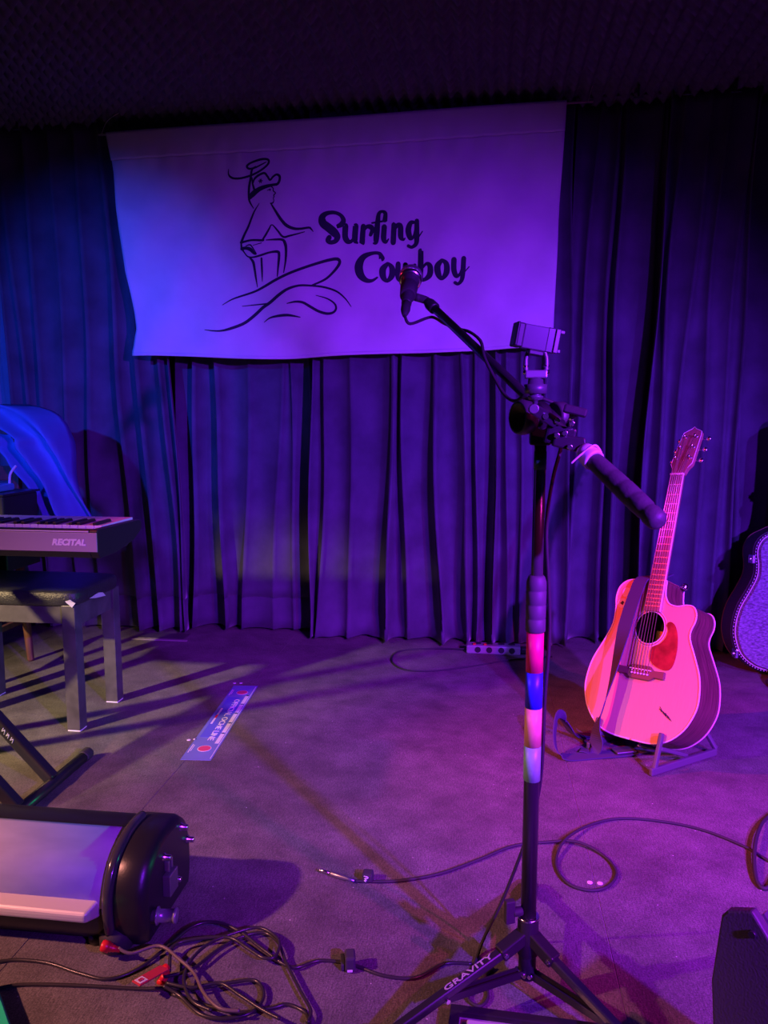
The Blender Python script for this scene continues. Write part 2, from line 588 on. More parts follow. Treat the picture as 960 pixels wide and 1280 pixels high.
def stroke(mb, pts, k=1.2):
    P = smooth_path([(p[0], p[2] * k, p[1]) for p in pts], 6)
    vs, fs = [], []
    m = len(P)
    for i, p in enumerate(P):
        d = P[min(i + 1, m - 1)] - P[max(i - 1, 0)]
        n = Vector((-d.z, 0, d.x))
        if n.length < 1e-9: n = Vector((1, 0, 0))
        n.normalize()
        for s in (-1, 1):
            x, z = p.x + n.x * s * p.y / 2, p.z + n.z * s * p.y / 2
            vs.append((x, ban_y(x, z) - 0.0022, z))
        if i:
            fs.append((2 * i - 2, 2 * i - 1, 2 * i + 1, 2 * i))
    mb.add(vs, fs)
    for p in (P[0], P[-1]):          # round brush ends
        ring = [(p.x + p.y / 2 * math.cos(a), ban_y(p.x, p.z) - 0.0023, p.z + p.y / 2 * math.sin(a)) for a in [k * pi / 5 for k in range(10)]]
        mb.add(ring, [tuple(range(10))])

# brush strokes of the print: (x, z, width) on the cloth
LOGO = [
  [(-1.123,2.098,0.0025),(-1.124,2.079,0.0049),(-1.116,2.066,0.0074),(-1.097,2.058,0.0074),(-1.065,2.058,0.0074),(-1.019,2.068,0.0074),(-0.978,2.085,0.0073),(-0.949,2.106,0.0073),(-0.942,2.123,0.0081),(-0.953,2.131,0.0081),(-0.985,2.129,0.0081),(-1.022,2.119,0.0074),(-1.039,2.106,0.0082),(-1.031,2.095,0.0074),(-1.006,2.097,0.0065),(-0.974,2.109,0.0049),(-0.953,2.119,0.0032)],
  [(-1.000,2.103,0.0033),(-1.017,2.090,0.0074),(-1.024,2.056,0.0082),(-1.033,2.019,0.0090),(-1.036,1.981,0.0082),(-1.032,1.959,0.0066),(-1.016,1.932,0.0033)],
  [(-1.018,2.056,0.0049),(-1.016,2.033,0.0066),(-1.010,2.010,0.0082)],
  [(-1.013,2.037,0.0041),(-1.007,2.052,0.0074),(-0.987,2.066,0.0082),(-0.962,2.073,0.0081),(-0.948,2.059,0.0073),(-0.936,2.043,0.0073),(-0.922,2.056,0.0073),(-0.907,2.064,0.0081),(-0.894,2.057,0.0089),(-0.893,2.040,0.0089),(-0.902,2.024,0.0097),(-0.922,2.021,0.0098),(-0.955,2.017,0.0130),(-0.988,2.008,0.0164),(-1.017,1.991,0.0197),(-1.031,1.977,0.0131)],
  [(-0.988,2.042,0.0041),(-0.972,2.042,0.0041)],
  [(-0.982,2.049,0.0033),(-0.976,2.034,0.0033)],
  [(-0.976,2.049,0.0033),(-0.984,2.034,0.0033)],
  [(-0.933,2.017,0.0033),(-0.922,2.007,0.0041),(-0.921,1.996,0.0041),(-0.911,1.986,0.0041),(-0.919,1.978,0.0041),(-0.917,1.971,0.0033),(-0.921,1.967,0.0033),(-0.919,1.955,0.0033),(-0.925,1.946,0.0049),(-0.936,1.946,0.0033)],
  [(-0.949,2.000,0.0024),(-0.935,2.004,0.0041),(-0.937,1.998,0.0033)],
  [(-0.989,1.950,0.0025),(-1.010,1.922,0.0058),(-1.023,1.896,0.0074),(-1.040,1.854,0.0083),(-1.058,1.820,0.0091),(-1.073,1.789,0.0100)],
  [(-1.071,1.789,0.0083),(-1.025,1.796,0.0074),(-0.976,1.794,0.0082),(-0.971,1.798,0.0066)],
  [(-0.977,1.793,0.0058),(-0.963,1.813,0.0074),(-0.946,1.840,0.0066),(-0.932,1.858,0.0041),(-0.909,1.835,0.0065),(-0.885,1.808,0.0074),(-0.852,1.812,0.0065),(-0.787,1.823,0.0032)],
  [(-0.932,1.943,0.0049),(-0.912,1.911,0.0090),(-0.892,1.880,0.0106),(-0.868,1.854,0.0114),(-0.836,1.840,0.0098),(-0.803,1.837,0.0081),(-0.767,1.839,0.0073),(-0.756,1.832,0.0057),(-0.747,1.821,0.0024)],
  [(-0.959,1.795,0.0033),(-0.926,1.797,0.0066),(-0.889,1.796,0.0090),(-0.877,1.780,0.0114),(-0.873,1.753,0.0098),(-0.875,1.706,0.0074),(-0.883,1.656,0.0033)],
  [(-1.073,1.789,0.0066),(-1.071,1.766,0.0083),(-1.059,1.746,0.0050),(-1.043,1.728,0.0050),(-1.018,1.724,0.0058),(-0.985,1.731,0.0074),(-0.944,1.743,0.0074),(-0.911,1.746,0.0098),(-0.904,1.734,0.0098),(-0.907,1.692,0.0082),(-0.912,1.641,0.0041)],
  [(-1.071,1.762,0.0116),(-1.051,1.764,0.0116),(-1.030,1.757,0.0132),(-1.014,1.741,0.0099),(-1.005,1.736,0.0050)],
  [(-1.050,1.773,0.0033),(-1.030,1.776,0.0050),(-1.014,1.756,0.0041),(-1.003,1.738,0.0033)],
  [(-1.017,1.774,0.0025),(-0.980,1.783,0.0033)],
  [(-1.037,1.726,0.0050),(-1.020,1.706,0.0099),(-1.015,1.679,0.0091),(-1.012,1.643,0.0075),(-1.008,1.600,0.0025)],
  [(-0.981,1.718,0.0074),(-0.981,1.670,0.0074),(-0.983,1.623,0.0025)],
  [(-1.169,1.526,0.0025),(-1.131,1.549,0.0050),(-1.089,1.564,0.0067),(-1.021,1.583,0.0075),(-0.971,1.603,0.0091),(-0.921,1.626,0.0099),(-0.863,1.650,0.0098),(-0.805,1.670,0.0098),(-0.740,1.689,0.0097),(-0.683,1.703,0.0105),(-0.647,1.707,0.0113),(-0.635,1.696,0.0113),(-0.643,1.677,0.0105),(-0.667,1.651,0.0089),(-0.700,1.625,0.0081),(-0.749,1.603,0.0065),(-0.761,1.599,0.0049)],
  [(-1.249,1.418,0.0026),(-1.211,1.413,0.0051),(-1.173,1.413,0.0068),(-1.130,1.424,0.0101),(-1.075,1.447,0.0109),(-1.028,1.482,0.0117),(-0.989,1.513,0.0117),(-0.948,1.535,0.0116),(-0.905,1.563,0.0116),(-0.864,1.585,0.0099),(-0.815,1.598,0.0082),(-0.765,1.598,0.0073),(-0.708,1.592,0.0073),(-0.652,1.573,0.0065),(-0.612,1.541,0.0049),(-0.586,1.506,0.0024)],
  [(-1.083,1.521,0.0025),(-1.031,1.526,0.0042),(-0.973,1.529,0.0050),(-0.956,1.532,0.0033)],
  [(-0.869,1.524,0.0033),(-0.832,1.530,0.0074),(-0.799,1.527,0.0090),(-0.766,1.509,0.0098),(-0.730,1.489,0.0098),(-0.693,1.478,0.0098),(-0.665,1.482,0.0089),(-0.652,1.499,0.0081),(-0.660,1.521,0.0065),(-0.693,1.543,0.0049),(-0.741,1.557,0.0024)],
  [(-0.984,1.450,0.0025),(-0.957,1.467,0.0058),(-0.915,1.474,0.0091),(-0.866,1.475,0.0091),(-0.812,1.465,0.0033)],
]
LETTERS = [
  [(-0.643,1.843,0.0138),(-0.627,1.853,0.0168),(-0.620,1.871,0.0153),(-0.632,1.891,0.0122),(-0.658,1.901,0.0122),(-0.689,1.897,0.0153),(-0.708,1.881,0.0215),(-0.705,1.856,0.0261),(-0.682,1.837,0.0276),(-0.659,1.818,0.0276),(-0.645,1.799,0.0214),(-0.652,1.781,0.0153),(-0.671,1.775,0.0138),(-0.684,1.782,0.0154),(-0.678,1.795,0.0169)],
  [(-0.611,1.846,0.0183),(-0.612,1.802,0.0183),(-0.602,1.782,0.0183),(-0.587,1.781,0.0122),(-0.575,1.797,0.0076)],
  [(-0.569,1.848,0.0182),(-0.571,1.790,0.0183),(-0.561,1.775,0.0076)],
  [(-0.537,1.847,0.0167),(-0.540,1.775,0.0183)],
  [(-0.540,1.815,0.0076),(-0.525,1.843,0.0121),(-0.506,1.844,0.0166),(-0.497,1.831,0.0151),(-0.505,1.810,0.0121)],
  [(-0.442,1.869,0.0165),(-0.440,1.894,0.0135),(-0.454,1.904,0.0090),(-0.469,1.895,0.0136),(-0.475,1.856,0.0181),(-0.479,1.805,0.0197),(-0.482,1.777,0.0151),(-0.491,1.773,0.0061)],
  [(-0.499,1.860,0.0060),(-0.435,1.865,0.0060)],
  [(-0.445,1.840,0.0181),(-0.448,1.794,0.0181),(-0.439,1.777,0.0106),(-0.427,1.790,0.0045)],
  [(-0.402,1.846,0.0180),(-0.407,1.776,0.0181)],
  [(-0.405,1.818,0.0075),(-0.390,1.842,0.0135),(-0.375,1.838,0.0180),(-0.374,1.799,0.0180),(-0.363,1.786,0.0090),(-0.356,1.791,0.0045)],
  [(-0.311,1.851,0.0075),(-0.330,1.850,0.0149),(-0.341,1.823,0.0194),(-0.333,1.792,0.0165),(-0.318,1.797,0.0090),(-0.305,1.836,0.0119)],
  [(-0.304,1.857,0.0149),(-0.305,1.800,0.0179),(-0.307,1.768,0.0149),(-0.326,1.754,0.0105),(-0.342,1.760,0.0105)],
  [(-0.305,1.782,0.0060),(-0.280,1.814,0.0037)],
  [(-0.455,1.709,0.0197),(-0.465,1.729,0.0121),(-0.495,1.730,0.0121),(-0.533,1.713,0.0198),(-0.551,1.677,0.0275),(-0.545,1.640,0.0260),(-0.522,1.616,0.0168),(-0.496,1.613,0.0107),(-0.473,1.627,0.0061)],
  [(-0.431,1.687,0.0121),(-0.450,1.663,0.0212),(-0.448,1.630,0.0197),(-0.431,1.614,0.0121),(-0.412,1.637,0.0197),(-0.412,1.669,0.0181),(-0.427,1.687,0.0106),(-0.435,1.685,0.0106)],
  [(-0.386,1.687,0.0166),(-0.386,1.636,0.0181),(-0.374,1.617,0.0136),(-0.359,1.635,0.0090),(-0.355,1.683,0.0165)],
  [(-0.355,1.683,0.0165),(-0.355,1.635,0.0181),(-0.344,1.617,0.0121),(-0.321,1.642,0.0120),(-0.314,1.678,0.0135)],
  [(-0.287,1.735,0.0179),(-0.288,1.670,0.0195),(-0.289,1.627,0.0180),(-0.273,1.617,0.0120),(-0.249,1.636,0.0194),(-0.247,1.669,0.0179),(-0.262,1.682,0.0105),(-0.280,1.666,0.0075)],
  [(-0.197,1.691,0.0119),(-0.215,1.668,0.0208),(-0.211,1.636,0.0194),(-0.196,1.619,0.0119),(-0.177,1.642,0.0193),(-0.177,1.675,0.0178),(-0.193,1.691,0.0104),(-0.200,1.690,0.0104)],
  [(-0.145,1.692,0.0178),(-0.145,1.652,0.0178),(-0.135,1.627,0.0148),(-0.120,1.633,0.0089),(-0.109,1.658,0.0089)],
  [(-0.104,1.696,0.0162),(-0.107,1.637,0.0163),(-0.112,1.608,0.0133),(-0.127,1.594,0.0104),(-0.140,1.600,0.0104)],
  [(-0.107,1.633,0.0044),(-0.081,1.661,0.0037)],
]
LETTER_SETS = [(0,), (1, 2), (3, 4), (5, 6), (7,), (8, 9), (10, 11, 12), (13,), (14,), (15, 16), (17,), (18,), (19, 20, 21)]
mb = MB()
for st in LOGO: stroke(mb, st)
mb.build('surfer_drawing', M_ink, ban)
# one mesh for each printed letter
for n, idx in enumerate(LETTER_SETS):
    mb = MB()
    for k in idx: stroke(mb, LETTERS[k], 1.3)
    mb.build('printed_letter', M_ink, ban)

# ================================================================== BOOM MICROPHONE STAND
PX, PY = 0.088, 1.285
st = thing('microphone_stand', (PX, PY, 0), 'black tripod boom microphone stand with coloured tape bands on its pole', 'stand')
MB().cyl((PX, PY, 0.15), (PX, PY, 0.625), 0.0135, n=20).build('lower_pole', M_satin, st)
MB().cyl((PX, PY, 0.62), (PX + 0.001, PY, 1.0), 0.0098, n=18).build('upper_pole', mat('worn_steel_pole', (0.10, 0.10, 0.11), 0.28, 0.5, var=0.5, scale=30, stretch=(1, 1, 0.2)), st)
# ribbed grip clutch
gr = MB().lathe((PX, PY, 0.672), (PX, PY, 0.77), [(0, 0.0150), (0.002, 0.0168), (0.022, 0.0168), (0.023, 0.0158), (0.025, 0.0168), (0.046, 0.0168), (0.047, 0.0158), (0.049, 0.0168), (0.070, 0.0168), (0.071, 0.0158), (0.073, 0.0168), (0.086, 0.0166), (0.094, 0.0140), (0.097, 0.0110)], 22)
gr.build('clutch_grip', mat('grey_rubber_grip', (0.10, 0.10, 0.11), 0.6), st)
ztape = 0.672
for lab, c, hh in (('pink tape band', (0.95, 0.03, 0.18), 0.069), ('blue tape band', (0.04, 0.05, 0.95), 0.063), ('pale orange tape band', (1.0, 0.62, 0.30), 0.068), ('mint green tape band', (0.32, 0.85, 0.45), 0.062)):
    o = MB().cyl((PX, PY, ztape - hh), (PX, PY, ztape - 0.0004), 0.0146, n=20).build('tape_band', mat(lab.replace(' ', '_'), c, 0.4, var=0.08, scale=60), st)
    o['label'] = lab
    ztape -= hh
gt = MB().cyl((PX + 0.001, PY, 0.945), (PX + 0.001, PY, 0.975), 0.0104, n=18).build('tape_band', mat('dark_green_tape', (0.02, 0.22, 0.08), 0.45), st)
gt['label'] = 'dark green tape band'
# hub
MB().cyl((PX, PY, 0.085), (PX, PY, 0.155), 0.0185, n=22, bev=0.002).build('hub', M_black, st)
MB().lathe((PX, PY, 0.1535), (PX, PY, 0.158), [(0, 0.0188), (0.002, 0.0196), (0.0045, 0.0188)], 22).build('hub_ring', M_chrome, st)
MB().cyl((PX, PY, 0.04), (PX, PY, 0.09), 0.0155, n=20, bev=0.002).build('lower_hub', M_black, st)
kd = Vector((-0.85, -0.35, 0.0)).normalized()
kb = MB()
kb.cyl(Vector((PX, PY, 0.168)) + kd * 0.012, Vector((PX, PY, 0.168)) + kd * 0.030, 0.008, n=12)
kb.bar(Vector((PX, PY, 0.150)) + kd * 0.036, Vector((PX, PY, 0.192)) + kd * 0.036, 0.012, 0.018, kd)
kb.build('lock_knob', M_rubber, st, 0.002)
legs = [R(213), R(-42), R(85)]
LEGDIR = []
for k, a in enumerate(legs):
    d = Vector((math.cos(a), math.sin(a), 0))
    LEGDIR.append(d)
    s = Vector((-d.y, d.x, 0))
    p0 = Vector((PX, PY, 0.118)) + d * 0.010
    p1 = Vector((PX, PY, 0.014)) + d * 0.315
    lg = MB().bar(p0 + (p1 - p0) * 0.12, p1, 0.0165, 0.0165, (0, 0, 1)).build('leg', M_satin, st, 0.004, segs=3)
    yk = MB().bar(p0 - d * 0.004 + Vector((0, 0, 0.006)), p0 + (p1 - p0) * 0.16 + Vector((0, 0, 0.001)), 0.0235, 0.023).build('leg_bracket', M_black, st, 0.003)
    bp = p0 + (p1 - p0) * 0.14
    MB().cyl(bp - s * 0.0135, bp + s * 0.0135, 0.0042, n=12).build('rivet', M_chrome, st)
    ft = MB().lathe(p1 - (p1 - p0).normalized() * 0.05, p1 + (p1 - p0).normalized() * 0.02, [(0, 0.012), (0.004, 0.0138), (0.055, 0.0135), (0.066, 0.010), (0.07, 0.006)], 14)
    ft.build('rubber_foot', M_rubber, st)
    q0 = Vector((PX, PY, 0.052)) + d * 0.014
    q1 = p0 + (p1 - p0) * 0.52 - Vector((0, 0, 0.006))
    MB().bar(q0 + s * 0.006, q1 + s * 0.006, 0.003, 0.013).build('brace', M_black, st)
    MB().bar(q0 - s * 0.006, q1 - s * 0.006, 0.003, 0.013).build('brace', M_black, st)
    for q in (q0, q1):
        MB().cyl(q - s * 0.0125, q + s * 0.0125, 0.004, n=12).build('rivet', M_chrome, st)
# worn lettering printed along the front-left leg
d = LEGDIR[0]
p0 = Vector((PX, PY, 0.118)) + d * 0.010
p1 = Vector((PX, PY, 0.014)) + d * 0.315
ax = (p1 - p0).normalized()
sd_ = Vector((-d.y, d.x, 0))
up = sd_.cross(ax).normalized()
if up.z < 0: up = -up
c = p0 + (p1 - p0) * 0.36 + up * 0.0086
text_mesh('lettering', 'GRAVITY', 0.014, mat('worn_print', (0.42, 0.42, 0.42), 0.6), st, basis(c, -ax, up.cross(-ax)), bold=0.0002, width=0.10)

# boom
BA = Vector((0.2387, 1.0806, 0.8858))
BB = Vector((-0.1250, 1.6596, 1.2706))
bd = (BB - BA).normalized()
def on(t): return BA + (BB - BA) * t
PV = on(0.375)
up_b = Vector((0, 0, 1)) - bd * bd.z
up_b.normalize()
side_b = bd.cross(up_b).normalized()          # to the right of the boom
MB().cyl(on(0.20), on(0.985), 0.0085, n=16).build('boom_tube', M_satin, st)
fg = MB().lathe(BA, on(0.235), [(0, 0.004), (0.002, 0.011), (0.008, 0.0150), (0.022, 0.0155), (0.026, 0.0142), (0.030, 0.0135), (0.034, 0.0150), (0.055, 0.0158), (0.058, 0.0146), (0.061, 0.0156), (0.085, 0.0158), (0.088, 0.0145), (0.091, 0.0154), (0.112, 0.0152), (0.115, 0.0142), (0.118, 0.0148), (0.150, 0.0140), (0.170, 0.0130), (0.176, 0.009)], 20)
fg.build('foam_grip', mat('black_tape_wrap', (0.075, 0.075, 0.078), 0.55, bump=0.3, bscale=90), st)
wt = MB().lathe(on(0.205), on(0.245), [(0, 0.0165), (0.004, 0.0172), (0.020, 0.0165), (0.030, 0.0135), (0.0315, 0.009)], 18).build('white_tie', M_white, st)
wt['label'] = 'white tape wound round the grip'
q = on(0.222)
MB().tube([q + side_b * 0.03 - up_b * 0.008, q + side_b * 0.016 + up_b * 0.010, q + up_b * 0.0195, q - side_b * 0.016 + up_b * 0.006, q - side_b * 0.03 - up_b * 0.012], 0.0016, 6).build('white_cord', M_white, st)
# swivel clutch
MB().cyl(PV - side_b * 0.030, PV - side_b * 0.010, 0.026, n=26, bev=0.004).build('clutch_disc', M_black, st)
MB().cyl(PV + side_b * 0.008, PV + side_b * 0.030, 0.026, n=26, bev=0.004).build('clutch_disc', mat('worn_black_plastic', (0.06, 0.06, 0.062), 0.4), st)
cup = MB().lathe(PV - side_b * 0.030, PV - side_b * 0.062, [(0, 0.012), (0.003, 0.020), (0.010, 0.0265), (0.022, 0.0285), (0.031, 0.0265), (0.032, 0.0225), (0.012, 0.012)], 26)
cup.build('tension_knob', mat('worn_black_plastic', (0.06, 0.06, 0.062), 0.4), st)
MB().box((PX - 0.017, PY - 0.016, 0.985), (PX + 0.017, PY + 0.016, 1.028)).build('swivel_block', M_black, st, 0.004)
MB().cyl(PV - bd * 0.03, PV + bd * 0.03, 0.0135, n=18).build('boom_sleeve', M_black, st)
# clip end of the boom
MB().lathe(on(0.955), on(1.0), [(0, 0.0095), (0.004, 0.0125), (0.024, 0.0125), (0.035, 0.010)], 16).build('boom_tip', M_black, st)
MIC_T = Vector((-0.1638, 1.5920, 1.2584))
MIC_H = Vector((-0.1670, 1.7236, 1.3401))
md = (MIC_H - MIC_T).normalized()
cl = MIC_T + md * 0.062
cm = MB()
cm.tube([on(0.995), on(1.0) + bd * 0.012, cl + Vector((0.016, -0.004, -0.012))], 0.0085, 12)
cm.lathe(cl - md * 0.022, cl + md * 0.026, [(0, 0.0150), (0.001, 0.0165), (0.047, 0.0190), (0.048, 0.0175)], 20)
cm.build('microphone_clip', M_rubber, st)

# ---- the microphone itself
mc = thing('microphone', MIC_T, 'black vocal microphone with a silver ball grille in the boom clip', 'microphone')
MB().lathe(MIC_T, MIC_H, [(0, 0.0095), (0.002, 0.0105), (0.03, 0.0112), (0.09, 0.0140), (0.112, 0.0170), (0.122, 0.0205)], 22).build('handle', mat('charcoal_enamel', (0.04, 0.04, 0.045), 0.45), mc)
MB().lathe(MIC_T + md * 0.119, MIC_H, [(0, 0.0200), (0.002, 0.0245), (0.008, 0.0250), (0.010, 0.0235)], 24).build('grille_ring', M_chrome, mc)
M_mesh = mat('silver_mesh_grille', (0.55, 0.55, 0.58), 0.35, 0.9, var=0.5, scale=260, bump=0.8, bscale=300)
MB().lathe(MIC_T + md * 0.128, MIC_H + md * 0.05, [(0, 0.0235), (0.008, 0.0252), (0.018, 0.0252), (0.028, 0.0225), (0.036, 0.016), (0.040, 0.008), (0.041, 0.0)], 24).build('grille', M_mesh, mc)
MB().lathe(MIC_T + md * 0.004, MIC_T - md * 0.055, [(0, 0.0095), (0.03, 0.0098), (0.045, 0.0075), (0.06, 0.004)], 16).build('cable_plug', M_rubber, mc)

# ---- microphone cable: along the boom, down the pole, over the floor
tail = MIC_T - md * 0.052
cab = thing('microphone_cable', (PX, PY + 0.02, 0), 'thin black microphone cable wound along the boom and down the pole', 'cable')
def ob(t, s, u): return on(t) + side_b * s + up_b * u
cp = [tail, tail - md * 0.012 + Vector((0.012, 0.0, -0.012)), ob(0.955, -0.004, -0.018), ob(0.90, 0.004, -0.013), ob(0.84, 0.012, -0.004), ob(0.78, 0.010, 0.010), ob(0.71, 0.004, 0.015), ob(0.645, -0.012, 0.006), ob(0.58, -0.013, -0.010), ob(0.52, -0.016, -0.018), ob(0.47, -0.020, -0.010), ob(0.44, -0.018, 0.012), ob(0.41, 0.004, 0.018), ob(0.385, 0.034, 0.006), Vector((PX + 0.034, PY - 0.004, 0.985)), Vector((PX + 0.022, PY - 0.002, 0.93)), Vector((PX + 0.014, PY, 0.85)), Vector((PX + 0.021, PY + 0.003, 0.74)), Vector((PX + 0.024, PY + 0.004, 0.66)), Vector((PX + 0.019, PY + 0.004, 0.55)), Vector((PX + 0.018, PY + 0.010, 0.44)), Vector((PX + 0.012, PY + 0.024, 0.36)), Vector((PX - 0.006, PY + 0.055, 0.26)), Vector((PX - 0.04, PY + 0.09, 0.13)), Vector((PX - 0.075, PY + 0.11, 0.03)), Vector((PX - 0.088, PY + 0.09, 0.004)), (-0.008, 1.330, 0.004), (-0.009, 1.294, 0.004), (-0.015, 1.260, 0.004), (0.006, 1.247, 0.004), (0.020, 1.272, 0.004), (0.013, 1.317, 0.004), (0.030, 1.345, 0.004)]
MB().tube(cp, 0.0031, 8, 6).build('cord', M_rubber, cab)

# ---- phone holder on a clamp arm
HX, HY = 0.0740, 1.2060
ph = thing('phone_holder', (0.118, 1.205, 0.985), 'black phone holder on a clamp arm fixed to the boom', 'phone holder')
M_anod = mat('anodised_black', (0.035, 0.035, 0.04), 0.3, 0.3)
JW = on(0.32)
jl = MB()
jl.box((-0.024, -0.020, -0.017), (0.022, 0.004, 0.014), Matrix.Translation((JW.x - 0.006, JW.y - 0.022, JW.z - 0.006)) @ Matrix.Rotation(R(12), 4, 'Y'))
jl.build('jaw', M_anod, ph, 0.004)
jl = MB()
jl.prism([(-0.024, -0.013), (0.012, -0.022), (0.028, -0.012), (0.026, 0.000), (-0.006, 0.004), (-0.022, 0.002)], -0.014, 0.012, Matrix.Translation((JW.x + 0.004, JW.y - 0.034, JW.z - 0.010)))
jl.build('jaw', M_anod, ph, 0.003)
for dx, dz in ((-0.014, 0.000), (0.006, -0.018), (-0.002, 0.003), (0.008, 0.018), (-0.014, 0.022)):
    MB().cyl((JW.x + dx, JW.y - 0.054, JW.z - 0.006 + dz), (JW.x + dx, JW.y - 0.030, JW.z - 0.006 + dz), 0.0045, n=14, bev=0.001).build('bolt', M_chrome, ph)
# T knob and its screw
k0 = Vector((JW.x + 0.004, JW.y - 0.038, JW.z + 0.010)); k1 = Vector((0.1320, 1.186, 1.040))
MB().cyl(k0, k0 + (k1 - k0) * 0.75, 0.0042, n=12).build('knob_screw', M_chrome, ph)
kdv = (k1 - k0).normalized()
MB().lathe(k0 + (k1 - k0) * 0.6, k1, [(0, 0.005), (0.012, 0.0075), (0.02, 0.006)], 14).build('knob_stem', M_rubber, ph)
kk = Vector((0.96, -0.1, -0.25)).normalized()
MB().bar(k1 - kk * 0.0175, k1 + kk * 0.0175, 0.014, 0.008, kdv).build('knob', M_rubber, ph, 0.003)
# link arm
l0 = Vector((JW.x - 0.014, JW.y - 0.044, JW.z + 0.012)); l1 = Vector((0.0715, 1.198, 1.043))
MB().bar(l0, l1, 0.006, 0.017, (0.6, 0, 1)).build('link_plate', M_anod, ph, 0.002)
MB().bar(l0 + Vector((0, 0.016, 0)), l1 + Vector((0, 0.016, 0)), 0.006, 0.017, (0.6, 0, 1)).build('link_plate', M_anod, ph, 0.002)
lm = (l0 + l1) / 2
MB().cyl(lm + Vector((0, -0.008, 0)), lm + Vector((0, 0.022, 0)), 0.0045, n=14).build('bolt', M_chrome, ph)
MB().cyl(l1 + Vector((0, -0.010, 0)), l1 + Vector((0, 0.024, 0)), 0.0075, n=16, bev=0.001).build('hinge_pin', M_grey, ph)
# disc stack under the fork
MB().lathe((HX, HY, 1.046), (HX, HY, 1.10), [(0, 0.004), (0.010, 0.004), (0.011, 0.010), (0.015, 0.012), (0.0165, 0.012), (0.0170, 0.009), (0.020, 0.009), (0.0205, 0.0165), (0.034, 0.0175), (0.0345, 0.012), (0.043, 0.011)], 24).build('swivel_discs', mat('grey_swivel', (0.14, 0.14, 0.16), 0.4, 0.3), ph)
MB().box((HX - 0.0165, HY - 0.012, 1.089), (HX + 0.0165, HY + 0.012, 1.101)).build('fork_base', mat('worn_alloy', (0.45, 0.43, 0.46), 0.35, 0.6), ph, 0.002)
MB().cyl((HX - 0.0195, HY - 0.006, 1.098), (HX + 0.0195, HY - 0.006, 1.098), 0.0035, n=12).build('fork_pin', M_chrome, ph)
for s in (-1, 1):
    MB().tube([(HX + s * 0.0150, HY, 1.098), (HX + s * 0.0155, HY, 1.112), (HX + s * 0.0145, HY, 1.122), (HX + s * 0.0085, HY, 1.138)], lambda t: 0.0040 - 0.001 * t, 10).build('fork_arm', mat('steel_fork', (0.20, 0.20, 0.21), 0.4, 0.4), ph)
    MB().cyl((HX + s * 0.0155, HY, 1.106), (HX + s * 0.0155, HY, 1.1085), 0.0045, n=12).build('fork_collar', M_chrome, ph)
T = Matrix.Translation((HX - 0.001, HY, 1.149)) @ Matrix.Rotation(R(9.5), 4, 'Y') @ Matrix.Rotation(R(14), 4, 'Z')
MB().box((-0.022, -0.008, -0.018), (0.024, 0.008, 0.018), T).build('clamp_body', mat('glossy_slate', (0.15, 0.155, 0.17), 0.18, 0.2), ph, 0.0015)
MB().box((0.0145, -0.0085, -0.0185), (0.0265, 0.0085, 0.0185), T).build('clamp_slide', mat('dark_slide_plastic', (0.05, 0.05, 0.055), 0.3), ph, 0.0015)
j = MB()
j.box((-0.036, -0.012, -0.018), (-0.022, 0.012, 0.018), T)
j.box((-0.037, -0.020, -0.018), (-0.032, -0.010, 0.018), T)
j.build('clamp_jaw', M_black, ph, 0.002)
j = MB()
j.box((0.0265, -0.011, -0.0175), (0.033, 0.011, 0.0175), T)
j.box((0.033, -0.011, 0.012), (0.0395, 0.011, 0.0165), T)
j.box((0.033, -0.011, -0.0165), (0.0375, 0.011, -0.012), T)
j.build('clamp_jaw', mat('grey_jaw', (0.23, 0.23, 0.235), 0.45), ph, 0.001)
MB().box((-0.010, -0.010, -0.026), (0.014, 0.010, -0.018), T).build('clamp_foot', M_black, ph, 0.002)

# ================================================================== GUITAR
G = bpy.data.objects.new('acoustic_guitar', None)
COL.objects.link(G)
G.location = (0.445, 2.310, 0.052)
G.rotation_mode = 'YXZ'
G.rotation_euler = (-0.396, -0.121, -0.847)
tag(G, 'cutaway acoustic guitar with red pickguard standing on a low stand', 'guitar')
GM = Matrix.Translation(G.location) @ G.rotation_euler.to_matrix().to_4x4()
M_spruce = mat('spruce_top', (0.74, 0.47, 0.26), 0.30, var=0.06, scale=30, stretch=(30, 1, 0.6), coat=0.3)
M_rose = mat('rosewood', (0.13, 0.055, 0.045), 0.35, var=0.45, scale=16, stretch=(1, 14, 0.6), coat=0.3)
M_bind = mat('ivory_binding', (0.80, 0.70, 0.62), 0.4)
M_mahog = mat('mahogany', (0.34, 0.15, 0.11), 0.35, var=0.2, scale=20, stretch=(20, 1, 1), coat=0.3)
M_fret = mat('rosewood_fingerboard', (0.28, 0.16, 0.12), 0.45, var=0.2, scale=60, stretch=(8, 1, 1))
M_string = mat('bronze_string', (0.80, 0.62, 0.50), 0.3, 0.9)
left = [(0, .010), (-.07, .012), (-.125, .030), (-.170, .072), (-.195, .125), (-.200, .17), (-.190, .23), (-.163, .29), (-.143, .335), (-.136, .37), (-.139, .41), (-.145, .445), (-.138, .48), (-.112, .502), (-.07, .508), (-.03, .509)]
right = [(.03, .509), (.031, .485), (.036, .458), (.052, .437), (.080, .431), (.110, .437), (.134, .434), (.147, .415), (.148, .39), (.139, .36), (.141, .335), (.163, .29), (.190, .23), (.200, .17), (.195, .125), (.170, .072), (.125, .030), (.07, .012)]
loop = [(p.x, p.z) for p in smooth_path([(a, 0, b) for a, b in left], 4)] + [(p.x, p.z) for p in smooth_path([(a, 0, b) for a, b in right] + [(0, 0, .010)], 4)][:-1]
n = len(loop)
TH = 0.112
hole = [(0.050 * math.cos(2 * pi * k / 32), 0.356 + 0.050 * math.sin(2 * pi * k / 32)) for k in range(32)]
tri = tessellate_polygon([[Vector((a, b, 0)) for a, b in loop], [Vector((a, b, 0)) for a, b in hole]])
